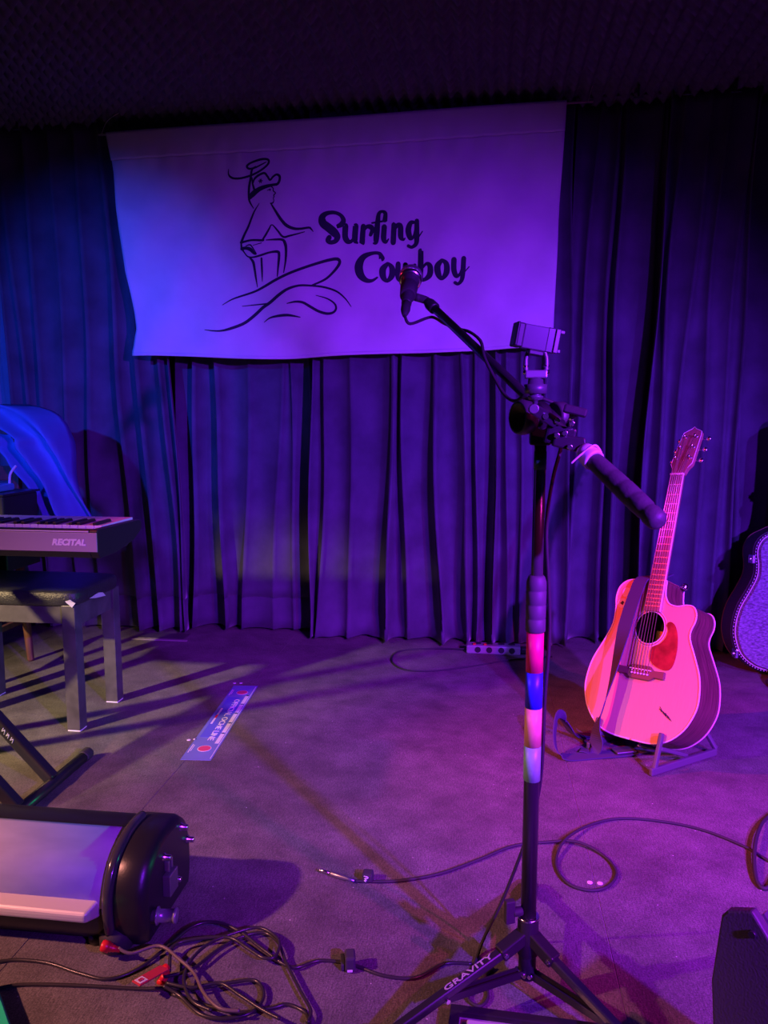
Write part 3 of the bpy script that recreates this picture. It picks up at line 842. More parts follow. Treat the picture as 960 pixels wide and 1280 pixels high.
MB().add([(a, 0, b) for a, b in loop + hole], [tuple(t) for t in tri]).build('soundboard', M_spruce, G, local=True)
sd = MB()
def tap(b): return TH - 0.014 * max(0, (b - 0.25) / 0.25)
sd.add([(a, 0.001, b) for a, b in loop] + [(a, tap(b), b) for a, b in loop], [(i, (i + 1) % n, n + (i + 1) % n, n + i) for i in range(n)], True)
sd.build('sides', M_rose, G, local=True)
MB().add([(a, tap(b), b) for a, b in loop], [tuple(range(n))]).build('back', M_rose, G, local=True)
ring = [(a, 0.0, b) for a, b in loop]; ring.append(ring[0])
MB().tube(ring, 0.0026, 6, 1).build('binding', M_bind, G, local=True)
ring = [(a, tap(b), b) for a, b in loop]; ring.append(ring[0])
MB().tube(ring, 0.0026, 6, 1).build('binding', M_bind, G, local=True)
def annulus(r0, r1, y, m, name):
    vs = []
    for k in range(40):
        a = 2 * pi * k / 40
        vs += [(r0 * math.cos(a), y, .356 + r0 * math.sin(a)), (r1 * math.cos(a), y, .356 + r1 * math.sin(a))]
    MB().add(vs, [(2 * k, 2 * k + 1, (2 * k + 3) % 80, (2 * k + 2) % 80) for k in range(40)]).build(name, m, G, local=True)
annulus(0.050, 0.053, -0.0008, M_bind, 'rosette')
annulus(0.053, 0.058, -0.0007, mat('rosette_wood', (0.40, 0.24, 0.16), 0.4), 'rosette')
annulus(0.058, 0.060, -0.0009, M_bind, 'rosette')
MB().box((-0.02, 0.070, 0.32), (0.055, 0.071, 0.36)).build('inner_label', mat('amber_label', (0.62, 0.42, 0.12), 0.6), G, local=True)
# pickguard
pg = [(.058, .368), (.066, .352), (.0615, .330), (.046, .310), (.022, .296), (.018, .270), (.026, .252), (.048, .238), (.080, .232), (.096, .240), (.104, .262), (.106, .300), (.100, .340), (.088, .368), (.074, .380), (.062, .379)]
pgs = [(p.x, p.z) for p in smooth_path([(a, 0, b) for a, b in pg + [pg[0]]], 4)][:-1]
MB().prism(pgs, -0.0025, -0.0005).build('pickguard', mat('red_tortoise_pickguard', (0.36, 0.030, 0.025), 0.2, var=0.4, scale=25, coat=0.5), G, local=True)
# bridge, saddle, pins
br = [(-.082, .226), (-.045, .224), (-.030, .236), (.030, .236), (.045, .224), (.082, .226), (.082, .202), (.050, .203), (.034, .192), (-.034, .192), (-.050, .203), (-.082, .202)]
MB().prism(br, -0.009, -0.0005).build('bridge', mat('dark_rosewood_bridge', (0.17, 0.085, 0.06), 0.45), G, 0.002, local=True)
MB().box((-0.038, -0.0125, 0.2205), (0.038, -0.0085, 0.2235)).build('saddle', M_bind, G, local=True)
for k in range(6):
    x = -0.0275 + 0.011 * k
    MB().cyl((x, -0.0085, 0.209), (x, -0.0125, 0.209), 0.0028, n=10).build('bridge_pin', M_white, G, local=True)
# neck
NZ0, NZ1 = 0.408, 0.865
def nw(z): return 0.0215 + (0.865 - z) / 0.457 * 0.0065
nk = MB()
sec = [(-1, -0.001), (-0.9, 0.009), (-0.5, 0.017), (0, 0.020), (0.5, 0.017), (0.9, 0.009), (1, -0.001)]
vs, fs = [], []
zs = [0.50, 0.62, 0.75, 0.865]
for z in zs:
    for a, b in sec: vs.append((a * nw(z), b + 0.0, z))
for i in range(3):
    for k in range(6): fs.append((i * 7 + k, i * 7 + k + 1, i * 7 + 8 + k, i * 7 + 7 + k))
nk.add(vs, fs, True)
nk.box((-0.026, 0.0, 0.485), (0.026, 0.075, 0.512))
nk.build('neck', M_mahog, G, local=True)
w0, w1 = nw(NZ0), nw(NZ1)
MB().add([(-w0, -.0075, NZ0), (w0, -.0075, NZ0), (w1, -.0075, NZ1), (-w1, -.0075, NZ1), (-w0, -.0005, NZ0), (w0, -.0005, NZ0), (w1, -.0005, NZ1), (-w1, -.0005, NZ1)],
         [(0, 1, 2, 3), (0, 4, 5, 1), (1, 5, 6, 2), (2, 6, 7, 3), (3, 7, 4, 0), (4, 7, 6, 5)]).build('fingerboard', M_fret, G, local=True)
for s in (-1, 1):
    MB().bar((s * w0, -0.005, NZ0), (s * w1, -0.005, NZ1), 0.0022, 0.006, (0, 1, 0)).build('neck_binding', M_bind, G, local=True)
for k in range(1, 21):
    z = 0.221 + 0.644 * 2 ** (-k / 12)
    if z < NZ0: break
    MB().box((-nw(z), -0.0088, z - 0.0012), (nw(z), -0.0072, z + 0.0012)).build('fret', M_string, G, local=True)
MB().box((-0.0225, -0.0112, 0.862), (0.0225, -0.0005, 0.868)).build('nut', M_bind, G, local=True)
# headstock tilted back
HM = Matrix.Translation((0, -0.003, 0.867)) @ Matrix.Rotation(R(-14), 4, 'X')
hs = [(-.0215, 0), (.0215, 0), (.027, .022), (.038, .040), (.0375, .060), (.0345, .150), (.032, .168), (.019, .176), (.008, .181), (0, .190), (-.008, .181), (-.019, .176), (-.032, .168), (-.0345, .150), (-.0375, .060), (-.038, .040), (-.027, .022)]
MB().prism(hs, -0.001, 0.014, HM).build('headstock', M_mahog, G, 0.0012, local=True)
hb = [HM @ Vector((a, -0.001, b)) for a, b in hs[2:]]
MB().tube(hb + [HM @ Vector((-.0215, -.001, 0))], 0.0013, 6, 1).build('headstock_binding', M_bind, G, local=True)
for s in (-1, 1):
    for k in range(3):
        z = 0.062 + 0.043 * k
        x = s * (0.025 - 0.003 * k)
        pg_ = MB().cyl(HM @ Vector((x, 0.0, z)), HM @ Vector((x, -0.015, z)), 0.0030, n=12)
        pg_.cyl(HM @ Vector((x, 0.0, z)), HM @ Vector((x, -0.003, z)), 0.0050, n=14)
        pg_.cyl(HM @ Vector((x, 0.017, z)), HM @ Vector((s * 0.047, 0.017, z)), 0.0022, n=10)
        tp = pg_.build('tuning_peg', M_chrome, G, local=True)
        MB().ball(HM @ Vector((s * 0.053, 0.017, z)), 0.0085, 14, (1, 0.5, 1.0)).build('peg_button', M_chrome, tp, local=True)
for k in range(6):
    xb = -0.0275 + 0.011 * k
    xn = -0.0175 + 0.007 * k
    pk = (2 - k) if k < 3 else (k - 3)
    sx = -1 if k < 3 else 1
    kk_ = k if k < 3 else 5 - k
    pz = 0.062 + 0.043 * kk_
    px_ = sx * (0.025 - 0.003 * kk_)
    MB().tube([(xb, -0.0128, 0.222), (xn, -0.0116, 0.865), HM @ Vector((px_, -0.010, pz))], 0.0009 + 0.0003 * (k < 3), 5, 1).build('string', M_string, G, local=True)
    MB().tube([(xb, -0.0105, 0.209), (xb, -0.0128, 0.222)], 0.0009, 5, 1).build('string_end', M_string, G, local=True)
# stickers on the upper bout, strap button, maker's scribble on the lower bout
for (x, z, m_) in ((-.108, .462, mat('cream_sticker', (0.78, 0.72, 0.66), 0.5)), (-.118, .425, mat('pale_sticker', (0.72, 0.70, 0.66), 0.5))):
    st_ = MB().lathe((x, -0.0004, z), (x, -0.0014, z), [(0, 0.0165), (0.001, 0.0165)], 24).build('sticker', m_, G, local=True)
MB().add([(-.126, -.0018, .424), (-.114, -.0018, .418), (-.110, -.0018, .428), (-.118, -.0018, .433), (-.121, -.0018, .428)], [(0, 1, 2, 3, 4)]).build('sticker_print', M_ink, G, local=True)
sq = [(.083, .106), (.092, .098), (.089, .104), (.099, .094), (.096, .100), (.108, .090), (.104, .097), (.116, .085), (.112, .091), (.124, .081)]
MB().tube([(a, -0.0008, b + 0.012) for a, b in sq], 0.0011, 5, 3).build('signature', M_ink, G, local=True)
MB().tube([(.083, -0.0008, .124), (.103, -0.0008, .103), (.128, -0.0008, .090)], 0.0008, 5, 4).build('signature', M_ink, G, local=True)
MB().lathe((0.0, TH / 2, 0.012), (0.0, TH / 2, -0.006), [(0, 0.005), (0.010, 0.005), (0.013, 0.008), (0.018, 0.006)], 14).build('strap_button', M_chrome, G, local=True)
MB().lathe((0.035, 0.085, 0.505), (0.042, 0.085, 0.525), [(0, 0.012), (0.008, 0.013), (0.016, 0.010), (0.02, 0.006)], 16).build('strap_lock', M_chrome, G, local=True)

# ---- strap
M_strap = mat('dark_violet_webbing', (0.060, 0.050, 0.11), 0.8, bump=0.1, bscale=700)
def gl(x, y, z): return GM @ Vector((x, y, z))
sp = thing('guitar_strap', gl(-0.19, -0.02, 0.03) * 1.0, 'dark blue webbing strap hanging over the guitar and trailing on the floor', 'strap')
sp.location.z = 0
face_n = (GM.to_3x3() @ Vector((0, -1, 0))).normalized()
face_x = (GM.to_3x3() @ Vector((1, 0, 0))).normalized()
p = [gl(0.015, 0.036, 0.535), gl(-0.030, 0.026, 0.528), gl(-0.054, -0.008, 0.508), gl(-0.062, -0.018, 0.462), gl(-0.071, -0.025, 0.375), gl(-0.070, -0.035, 0.288), gl(-0.068, -0.045, 0.186), gl(-0.076, -0.050, 0.083), gl(-0.084, -0.052, 0.018)]
q = gl(-0.080, -0.052, 0.018)
p += [Vector((q.x - 0.004, q.y - 0.004, 0.030)), Vector((q.x - 0.016, q.y - 0.002, 0.008)), Vector((q.x - 0.050, q.y + 0.006, 0.004))]
def strap_side(t):
    k = min(1.0, max(0.0, (t - 0.40) / 0.22))
    j = min(1.0, max(0.0, (t - 0.66) / 0.14))
    tw = k * (1 - j)
    return face_x * (1 - tw) + Vector((-0.19, -0.93, 0.30)) * tw + face_n * 0.1 * (1 - tw)
MB().ribbon(p, 0.052, 0.003, strap_side).build('webbing', M_strap, sp)
p2 = [Vector((0.50, 2.36, 0.010)), Vector((0.43, 2.335, 0.006)), Vector((0.34, 2.31, 0.004)), Vector((0.26, 2.285, 0.005)), Vector((0.232, 2.290, 0.020)), Vector((0.225, 2.32, 0.050)), Vector((0.232, 2.36, 0.088)), Vector((0.245, 2.39, 0.094)), Vector((0.268, 2.415, 0.06)), Vector((0.30, 2.44, 0.012)), Vector((0.36, 2.46, 0.004))]
MB().ribbon(p2, 0.046, 0.003, lambda t: Vector((-0.2, 1, 0.0)) if t < 0.34 else Vector((0.25, 0.8, -0.55)) if t < 0.75 else Vector((-0.5, 0.8, 0))).build('webbing', M_strap, sp)
MB().box((-0.03, -0.02, -0.003), (0.035, 0.02, 0.003), Matrix.Translation((0.435, 2.338, 0.014)) @ Matrix.Rotation(R(20), 4, 'Z')).build('buckle', M_grey, sp, 0.002)

# ---- low guitar stand
gs = thing('guitar_stand', (0.50, 2.33, 0), 'low folding guitar stand with two padded prongs under the guitar', 'stand')
M_stand = mat('dark_stand_plastic', (0.11, 0.11, 0.12), 0.5)
hn = Vector((face_n.x, face_n.y, 0)).normalized()
hx = Vector((face_x.x, face_x.y, 0)).normalized()
gb = Vector((G.location.x, G.location.y, 0))
for s, nm in ((-1, 'a'), (1, 'b')):
    fr = gb + hx * (0.112 * s) + hn * 0.030
    bk = gb + hx * (0.135 * s) - hn * 0.235
    a = MB()
    a.bar(fr + Vector((0, 0, 0.012)) + hn * 0.018, bk + Vector((0, 0, 0.012)), 0.012, 0.022)
    sf = a.build('foot', M_stand, gs, 0.003)
    lean = GM.to_3x3() @ Vector((0, 0, 1))
    pr0 = fr + Vector((0, 0, 0.016))
    pr1 = gl(0.112 * s, -0.013, 0.050)
    MB().bar(pr0, pr1, 0.013, 0.014, hn).build('prong', M_stand, gs, 0.003)
    cr0 = gl(0.112 * s, -0.010, 0.006)
    cr1 = gl(0.112 * s, TH + 0.02, 0.006)
    MB().bar(cr0, cr1, 0.014, 0.012).build('cradle_arm', M_stand, gs, 0.003)
    MB().bar(bk + Vector((0, 0, 0.02)), gl(0.06 * s, TH + 0.012, 0.20), 0.012, 0.014, hn).build('rear_strut', M_stand, gs, 0.003)
a = gl(-0.07, TH + 0.014, 0.20); b = gl(0.07, TH + 0.014, 0.20)
MB().cyl(a, b, 0.008, n=12).build('crossbar', M_stand, gs)

# ================================================================== GUITAR CASE
cs = thing('guitar_case', (1.22, 3.22, 0), 'hard guitar case with blue woven lid and chrome latches leaning on the curtain', 'case')
CM = Matrix.Translation((1.222, 3.165, 0.004)) @ Matrix.Rotation(R(-7), 4, 'X') @ Matrix.Rotation(R(3.0), 4, 'Y')
co = [(0, 0), (-.08, .002), (-.15, .020), (-.205, .065), (-.232, .130), (-.236, .19), (-.222, .26), (-.190, .33), (-.168, .385), (-.165, .43), (-.172, .475), (-.168, .515), (-.145, .552), (-.10, .580), (-.062, .605), (-.046, .65), (-.046, .75), (-.050, .85), (-.056, .95), (-.058, 1.02), (-.04, 1.05), (0, 1.055)]
cl_ = [(p_.x, p_.z) for p_ in smooth_path([(a, 0, b) for a, b in co], 4)]
def case_loop(ins):
    l = [(a, b) for a, b in cl_] + [(-a, b) for a, b in cl_[::-1][1:-1]]
    if not ins: return l
    out = []
    m = len(l)
    for i in range(m):
        a = Vector(l[i - 1]); b = Vector(l[(i + 1) % m])
        d = (b - a).normalized()
        nrm = Vector((d.y, -d.x))
        c = Vector(l[i])
        out.append(tuple(c + nrm * ins))
    return out
lp = case_loop(0)
n = len(lp)
def shell(name, y0, y1, m, ins0=0, ins1=0, cap0=True, cap1=True):
    A = case_loop(ins0); B = case_loop(ins1)
    mb = MB()
    mb.add([(a, y0, b) for a, b in A] + [(a, y1, b) for a, b in B], [(i, (i + 1) % n, n + (i + 1) % n, n + i) for i in range(n)], True, CM)
    f = []
    if cap0: f.append(tuple(range(n)))
    if cap1: f.append(tuple(range(2 * n - 1, n - 1, -1)))
    mb.add([(a, y0, b) for a, b in A] + [(a, y1, b) for a, b in B], f, False, CM)
    return mb.build(name, m, cs)
M_tolex = mat('black_tolex', (0.036, 0.034, 0.035), 0.5, bump=0.3, bscale=300)
M_weave = mat('woven_lid', (0.24, 0.235, 0.26), 0.7, var=0.55, scale=90, bump=0.6, bscale=160, stretch=(1, 1, 2.2))
shell('body', 0.0, 0.125, M_tolex)
in_sign = 1 if abs(case_loop(0.01)[3][0]) < abs(lp[3][0]) or case_loop(0.01)[3][1] > lp[3][1] else -1
shell('lid', -0.030, -0.006, M_weave, 0.020 * in_sign, 0.010 * in_sign)
shell('lid_rim', -0.008, 0.0, M_tolex, 0.004 * in_sign, 0.0)
for ins, y, r, m_ in ((0.012 * in_sign, -0.016, 0.0024, M_bind), (0.0, 0.002, 0.0024, M_black), (0.001, 0.124, 0.003, mat('tan_piping', (0.30, 0.20, 0.10), 0.5))):
    L = [CM @ Vector((a, y, b)) for a, b in case_loop(ins)]
    MB().tube(L + [L[0]], r, 6, 1).build('piping', m_, cs)
# row of stitches down the lid edge
L = smooth_path([CM @ Vector((a, -0.012, b)) for a, b in case_loop(0.006 * in_sign)], 3)
acc = 0; last = L[0]
stm = MB()
for a, b in zip(L[:-1], L[1:]):
    acc += (b - a).length
    if acc > 0.011:
        acc = 0
        stm.ball(a, 0.0026, 6)
stm.build('stitching', M_white, cs)
for (z, s) in ((.455, -1), (.07, -1), (.455, 1), (.75, -1)):
    x = s * (-interp([(b, a) for a, b in co], z))
    lt = MB().box((-0.008, -0.022, -0.018), (0.008, 0.022, 0.018), CM @ Matrix.Translation((x + s * 0.004, 0.006, z)))
    lt.build('latch', M_chrome, cs, 0.004)
    MB().cyl(CM @ Vector((x + s * 0.006, -0.004, z)), CM @ Vector((x + s * 0.020, -0.004, z)), 0.008, n=14, bev=0.002).build('latch_boss', M_chrome, cs)

bag = thing('gig_bag', (1.20, 3.02, 0), 'small black padded bag on the floor against the guitar case', 'bag')
MB().prism([(1.085, 0.0), (1.12, 0.045), (1.17, 0.095), (1.24, 0.120), (1.36, 0.115), (1.42, 0.06), (1.43, 0.0)], 2.93, 3.09).build('pouch', mat('black_nylon', (0.03, 0.026, 0.034), 0.6, bump=0.3, bscale=120), bag, 0.025, segs=3)
MB().tube([(1.16, 2.935, 0.085), (1.20, 2.905, 0.10), (1.27, 2.90, 0.105), (1.33, 2.93, 0.105)], 0.006, 8).build('carry_handle', M_rubber, bag)

# ================================================================== STAGE AMPLIFIER (ridge-topped, bottom right)
am = thing('stage_amplifier', (0.48, 1.10, 0), 'dark wedge-sided amplifier with blue knobs beside the tripod stand', 'amplifier')
M_plum = mat('dark_vinyl', (0.085, 0.075, 0.077), 0.55, bump=0.25, bscale=260)
AM = Matrix.Translation((0.34, 1.05, 0)) @ Matrix.Rotation(R(-42), 4, 'Z') @ Matrix.Translation((-0.34, -1.05, 0))
ck = [(0.345, 0.0), (0.332, 0.174), (0.327, 0.235), (0.336, 0.338), (0.344, 0.350), (0.377, 0.366), (0.620, 0.085), (0.620, 0.0)]
MB().prism(ck, 1.050, 1.066, AM).build('side_cheek', M_plum, am, 0.003)
MB().prism([(0.385, 0.0), (0.385, 0.235), (0.392, 0.250), (0.40, 0.255), (0.600, 0.040), (0.600, 0.0)], 1.066, 1.17, AM).build('cabinet', M_plum, am, 0.003)
MB().bar(AM @ Vector((0.385, 1.072, 0.3590)), AM @ Vector((0.612, 1.072, 0.0975)), 0.012, 0.004, AM.to_3x3() @ Vector((0.76, 0, 0.65))).build('edge_trim', M_grey, am)
nv = AM.to_3x3() @ Vector((0.77, 0.0, 0.64))
for k in range(5):
    base = AM @ Vector((0.392 + 0.040 * k, 1.092, 0.262 - 0.045 * k))
    MB().lathe(base, base + nv * 0.088, [(0, 0.006), (0.060, 0.006), (0.061, 0.0105), (0.078, 0.0095), (0.086, 0.0085), (0.088, 0.005)], 16).build('knob', mat('blue_knob', (0.10, 0.12, 0.45), 0.4), am)
MB().cyl(AM @ Vector((0.380, 1.051, 0.335)), AM @ Vector((0.380, 1.046, 0.335)), 0.0055, n=14, bev=0.001).build('bolt', M_satin, am)
lp_ = [(2.60, 2.62, .005), (1.80, 2.52, .005), (1.25, 2.36, .005), (0.88, 2.13, .005), (0.746, 1.999, .006), (0.686, 1.902, .014), (0.640, 1.793, .012), (0.614, 1.695, .006), (0.628, 1.672, .005), (0.680, 1.735, .012), (0.76, 1.82, .006), (0.90, 1.93, .005), (1.15, 2.00, .005), (1.80, 2.12, .005), (2.60, 2.20, .005)]
lc = MB().tube(lp_, 0.0048, 8, 8).build('amplifier_cable', M_rubber)
tag(lc, 'thick black cable bent in a loop on the floor beyond the amplifier', 'cable')

# ================================================================== PEDAL TRAY at the stand's feet
pt_ = thing('pedal_board', (0.06, 1.12, 0), 'low black pedal tray with a grey top under the tripod stand', 'pedal board')
PM = Matrix.Translation((0.035, 1.10, 0)) @ Matrix.Rotation(R(-2.5), 4, 'Z')
b_ = MB()
b_.box((-0.085, 0.105, 0.0), (0.20, 0.122, 0.022), PM)
b_.box((-0.085, -0.12, 0.0), (-0.068, 0.105, 0.022), PM)
b_.box((0.183, -0.12, 0.0), (0.20, 0.105, 0.022), PM)
b_.build('frame', M_black, pt_, 0.002)
MB().box((-0.068, -0.12, 0.0), (0.183, 0.105, 0.012), PM).build('deck', mat('grey_deck', (0.30, 0.30, 0.33), 0.5, var=0.2), pt_)
MB().box((-0.055, -0.10, 0.012), (0.03, 0.09, 0.024), PM).build('pad', mat('pale_pad', (0.50, 0.48, 0.52), 0.5), pt_, 0.003)
MB().box((0.05, -0.10, 0.012), (0.13, 0.09, 0.028), PM).build('pedal', M_grey, pt_, 0.004)

# cable runs on the floor
JACK_CABLE = [(-0.361,1.607),(-0.318,1.591),(-0.280,1.581),(-0.246,1.583),(-0.174,1.595),(-0.087,1.634),(0.002,1.703),(0.078,1.768),(0.156,1.796),(0.232,1.795),(0.288,1.761),(0.310,1.692),(0.283,1.634),(0.238,1.614),(0.194,1.637),(0.177,1.707),(0.204,1.795),(0.272,1.885),(0.359,1.936),(0.468,1.934),(0.557,1.904),(0.633,1.841),(0.690,1.763),(0.820,1.690),(1.200,1.660),(1.900,1.760),(2.600,1.800)]
CABLE_A = [(-0.906,1.238),(-0.872,1.249),(-0.807,1.249),(-0.733,1.231),(-0.674,1.224),(-0.633,1.253),(-0.602,1.307),(-0.571,1.372),(-0.528,1.393),(-0.470,1.371),(-0.408,1.326),(-0.344,1.293),(-0.297,1.323),(-0.235,1.320),(-0.171,1.299),(-0.112,1.302),(-0.062,1.345),(-0.010,1.352)]
CABLE_B = [(-0.864,1.175),(-0.819,1.191),(-0.717,1.202),(-0.612,1.208),(-0.560,1.211),(-0.496,1.220),(-0.443,1.241),(-0.400,1.248),(-0.376,1.216),(-0.386,1.177),(-0.429,1.157),(-0.474,1.162),(-0.524,1.197),(-0.559,1.207)]
RED_PLUG_CABLE = [(-0.707,1.337),(-0.662,1.331),(-0.605,1.316),(-0.552,1.285),(-0.513,1.237),(-0.478,1.193),(-0.438,1.162),(-0.402,1.161)]
TANGLE1 = [(-0.570,1.234),(-0.527,1.260),(-0.499,1.314),(-0.466,1.357),(-0.423,1.377),(-0.386,1.351),(-0.357,1.300),(-0.314,1.234),(-0.285,1.191),(-0.284,1.164)]
TANGLE2 = [(-0.542,1.204),(-0.492,1.191),(-0.453,1.183),(-0.408,1.178),(-0.355,1.196),(-0.330,1.207),(-0.295,1.193),(-0.280,1.165)]
TANGLE3 = [(-0.562,1.241),(-0.582,1.303),(-0.554,1.329),(-0.486,1.345),(-0.438,1.320),(-0.400,1.298),(-0.379,1.307),(-0.386,1.351),(-0.432,1.381),(-0.475,1.361),(-0.516,1.323),(-0.533,1.276),(-0.528,1.225),(-0.494,1.178),(-0.452,1.160)]
TANGLE4 = [(-0.556,1.212),(-0.506,1.207),(-0.460,1.224),(-0.415,1.201),(-0.363,1.172),(-0.331,1.158)]
STRIP_CABLE = [(0.299,3.292),(0.126,3.225),(-0.041,3.117),(-0.202,3.035),(-0.317,3.040),(-0.380,3.147),(-0.361,3.286),(-0.223,3.340),(-0.081,3.358)]

# ================================================================== FLOOR SPEAKER (bottom left)
fs_ = thing('floor_speaker', (-1.10, 1.42, 0), 'black rounded floor speaker lying on its side with a curved front panel', 'speaker')
pf = [(1.318, .012), (1.300, .045), (1.294, .095), (1.302, .135), (1.330, .172), (1.380, .193), (1.435, .196), (1.485, .183), (1.518, .150), (1.530, .100), (1.526, .045), (1.514, .012)]
pfs = [(p_.x, p_.z) for p_ in smooth_path([(a, 0, b) for a, b in pf], 8)]
def hull(name, x0, x1, grow, m, bev=0.0, lo=0, hi=None, cap=True):
    c = Vector((1.42, 0.11))
    pts = []
    for a, b in pfs[lo:hi]:
        d = Vector((a, b)) - c
        d = d * (1 + grow / max(d.length, 1e-4))
        pts.append(c + d)
    mb = MB()
    k = len(pts)
    xs = [x0, x1]
    sc = [0, 0]
    if bev:
        xs = [x0, x0 + 0.004, x1 - bev, x1 - bev * 0.3, x1]
        sc = [-0.004, 0, 0, -bev * 0.35, -bev]
    vs = []
    for x, q in zip(xs, sc):
        for p_ in pts:
            d = p_ - c
            d = d * (1 + q / d.length)
            vs.append((x, c.x + d.x, max(c.y + d.y, 0.006)))
    fc = []
    for r_ in range(len(xs) - 1):
        for i in range(k if cap else k - 1):
            j_ = (i + 1) % k
            fc.append((r_ * k + i, r_ * k + j_, r_ * k + k + j_, r_ * k + k + i))
    mb.add(vs, fc, True)
    if cap:
        mb.add(vs, [tuple(range(k)), tuple(range(len(vs) - 1, len(vs) - k - 1, -1))], False)
    return mb.build(name, m, fs_)
M_shell = mat('satin_black_shell', (0.016, 0.016, 0.017), 0.34, bump=0.05, bscale=300)
hull('body', -1.62, -0.700, 0.0, M_shell)
i0, i1 = 16, 44
g_ = hull('front_panel', -1.60, -0.712, 0.004, mat('satin_silver_panel', (0.68, 0.65, 0.63), 0.62, 0.1, var=0.12, scale=20, stretch=(0.4, 1, 1)), 0, i0, i1, cap=False)
g_.modifiers.new('t', 'SOLIDIFY').thickness = 0.004
hull('end_cap', -0.712, -0.630, 0.005, M_shell, 0.020)
rim = []
for a, b in pfs[8:52:2]:
    d = Vector((a, b)) - Vector((1.42, 0.11))
    d = d * (1 + 0.004 / d.length)
    rim.append((-0.704, 1.42 + d.x, 0.11 + d.y))
MB().tube(rim, 0.011, 12, 2).build('end_rim', mat('gloss_black_rim', (0.05, 0.05, 0.05), 0.16), fs_)
MB().add([(-1.60, 1.298, .073), (-.72, 1.298, .073), (-.72, 1.298, .112), (-1.60, 1.298, .112), (-1.60, 1.262, .080), (-.735, 1.262, .080), (-.735, 1.262, .098), (-1.60, 1.268, .104)],
         [(0, 1, 2, 3), (4, 7, 6, 5), (0, 4, 5, 1), (1, 5, 6, 2), (2, 6, 7, 3), (3, 7, 4, 0)]).build('grab_bar', mat('satin_silver_bar', (0.68, 0.65, 0.63), 0.48, 0.3), fs_, 0.006, segs=3)
for y, z in ((1.385, .150), (1.475, .165), (1.505, .120), (1.43, .075)):
    MB().lathe((-0.636, y, z), (-0.614, y, z), [(0, 0.009), (0.008, 0.009), (0.010, 0.006), (0.020, 0.006), (0.022, 0.004)], 12).build('bolt', M_chrome, fs_)
cn = MB()
cn.box((-0.631, 1.375, 0.070), (-0.614, 1.415, 0.115))
cn.box((-0.631, 1.385, 0.118), (-0.620, 1.392, 0.140))
cn.box((-0.631, 1.400, 0.118), (-0.620, 1.407, 0.140))
cn.build('connector_plate', M_grey, fs_, 0.002)
MB().lathe((-0.654, 1.325, 0.062), (-0.579, 1.335, 0.062), [(0, 0.0145), (0.030, 0.0145), (0.031, 0.017), (0.034, 0.017), (0.035, 0.0125), (0.064, 0.0125), (0.065, 0.0145), (0.070, 0.0145), (0.071, 0.010)], 20).build('pipe_stub', mat('grey_pipe', (0.30, 0.30, 0.32), 0.3, 0.4), fs_)
for x in (-0.745, -1.5):
    for y in (1.330, 1.51):
        MB().cyl((x, y, 0.0), (x, y, 0.016), 0.022, n=16, bev=0.003).build('foot', M_rubber, fs_)
MB().lathe((-0.700, 1.312, 0.003), (-0.700, 1.312, 0.05), [(0, 0.028), (0.004, 0.032), (0.03, 0.032), (0.047, 0.02)], 18).build('corner_bumper', M_rubber, fs_)

# ================================================================== CABLES
def cable(name, pts, label, r=0.0034, z=0.0, m=None, group=None, over=()):
    P = [(x, y, r + 0.0005 + z + (over[i] if i < len(over) else 0)) for i, (x, y) in enumerate(pts)]
    o = MB().tube(P, r, 8, 6).build(name, m or M_rubber)
    return tag(o, label, 'cable', group)
jc = thing('instrument_cable', (-0.1, 1.6, 0), 'instrument cable with a bare jack plug looped behind the tripod stand', 'cable')
ov = [0.004, 0.004] + [0] * 6 + [0.0, 0.008, 0.0] + [0] * 5 + [0.008, 0.002] + [0] * 5
MB().tube([(x, y, 0.0042 + (ov[i] if i < len(ov) else 0)) for i, (x, y) in enumerate(JACK_CABLE)][2:], 0.0036, 8, 8).build('cord', M_rubber, jc)
a = Vector((-0.361, 1.607, 0.008)); b = Vector((-0.280, 1.581, 0.0055)); dj = (b - a).normalized()
MB().lathe(a, b, [(0, 0.0015), (0.003, 0.0031), (0.005, 0.0024), (0.008, 0.0032), (0.030, 0.0032)], 12).build('jack_tip', M_chrome, jc)
MB().lathe(a + dj * 0.030, b + dj * 0.01, [(0, 0.0048), (0.002, 0.0058), (0.032, 0.0058), (0.045, 0.0042), (0.062, 0.0040)], 14).build('jack_sleeve', M_grey, jc)
tg = MB()
tg.box((-0.012, -0.006, 0.002), (0.012, 0.020, 0.022), Matrix.Translation((-0.246, 1.585, 0)))
tie = tg.build('hook_tie', mat('black_hook_tape', (0.04, 0.04, 0.05), 0.8), jc, 0.004)
MB().tube([(-0.2530, 1.5782, 0.019), (-0.2440, 1.5782, 0.017), (-0.2450, 1.5782, 0.014), (-0.2510, 1.5782, 0.013), (-0.2470, 1.5782, 0.010), (-0.2520, 1.5782, 0.008), (-0.2480, 1.5782, 0.006)], 0.0012, 6, 4).build('tie_print', M_white, jc)

M_cab2 = mat('glossy_black_cable', (0.035, 0.033, 0.034), 0.30)
cable('floor_cable', CABLE_A, 'long black cable snaking from the floor speaker past the tangle to the tripod', 0.0032, m=M_cab2, group='cables on the stage floor', over=[0, 0, 0, 0, 0, 0, .004, .009, .009, .009, .009, .004])
cable('floor_cable', CABLE_B, 'black cable running through the red tie and curling in a loop', 0.0032, m=M_cab2, group='cables on the stage floor', over=[0, 0, 0, 0, .004, .004, .004, .006, .004, .004, .004, .004, .004, .012])
cable('floor_cable', TANGLE1, 'black cable arching round the outside of the tangle', 0.0032, z=0.007, m=M_cab2, group='cables on the stage floor')
cable('floor_cable', TANGLE2, 'black cable lying straight across the bottom of the tangle', 0.0032, z=0.0, m=M_cab2, group='cables on the stage floor')
cable('floor_cable', TANGLE3, 'black cable coiled twice in the middle of the tangle', 0.0032, z=0.014, m=M_cab2, group='cables on the stage floor')
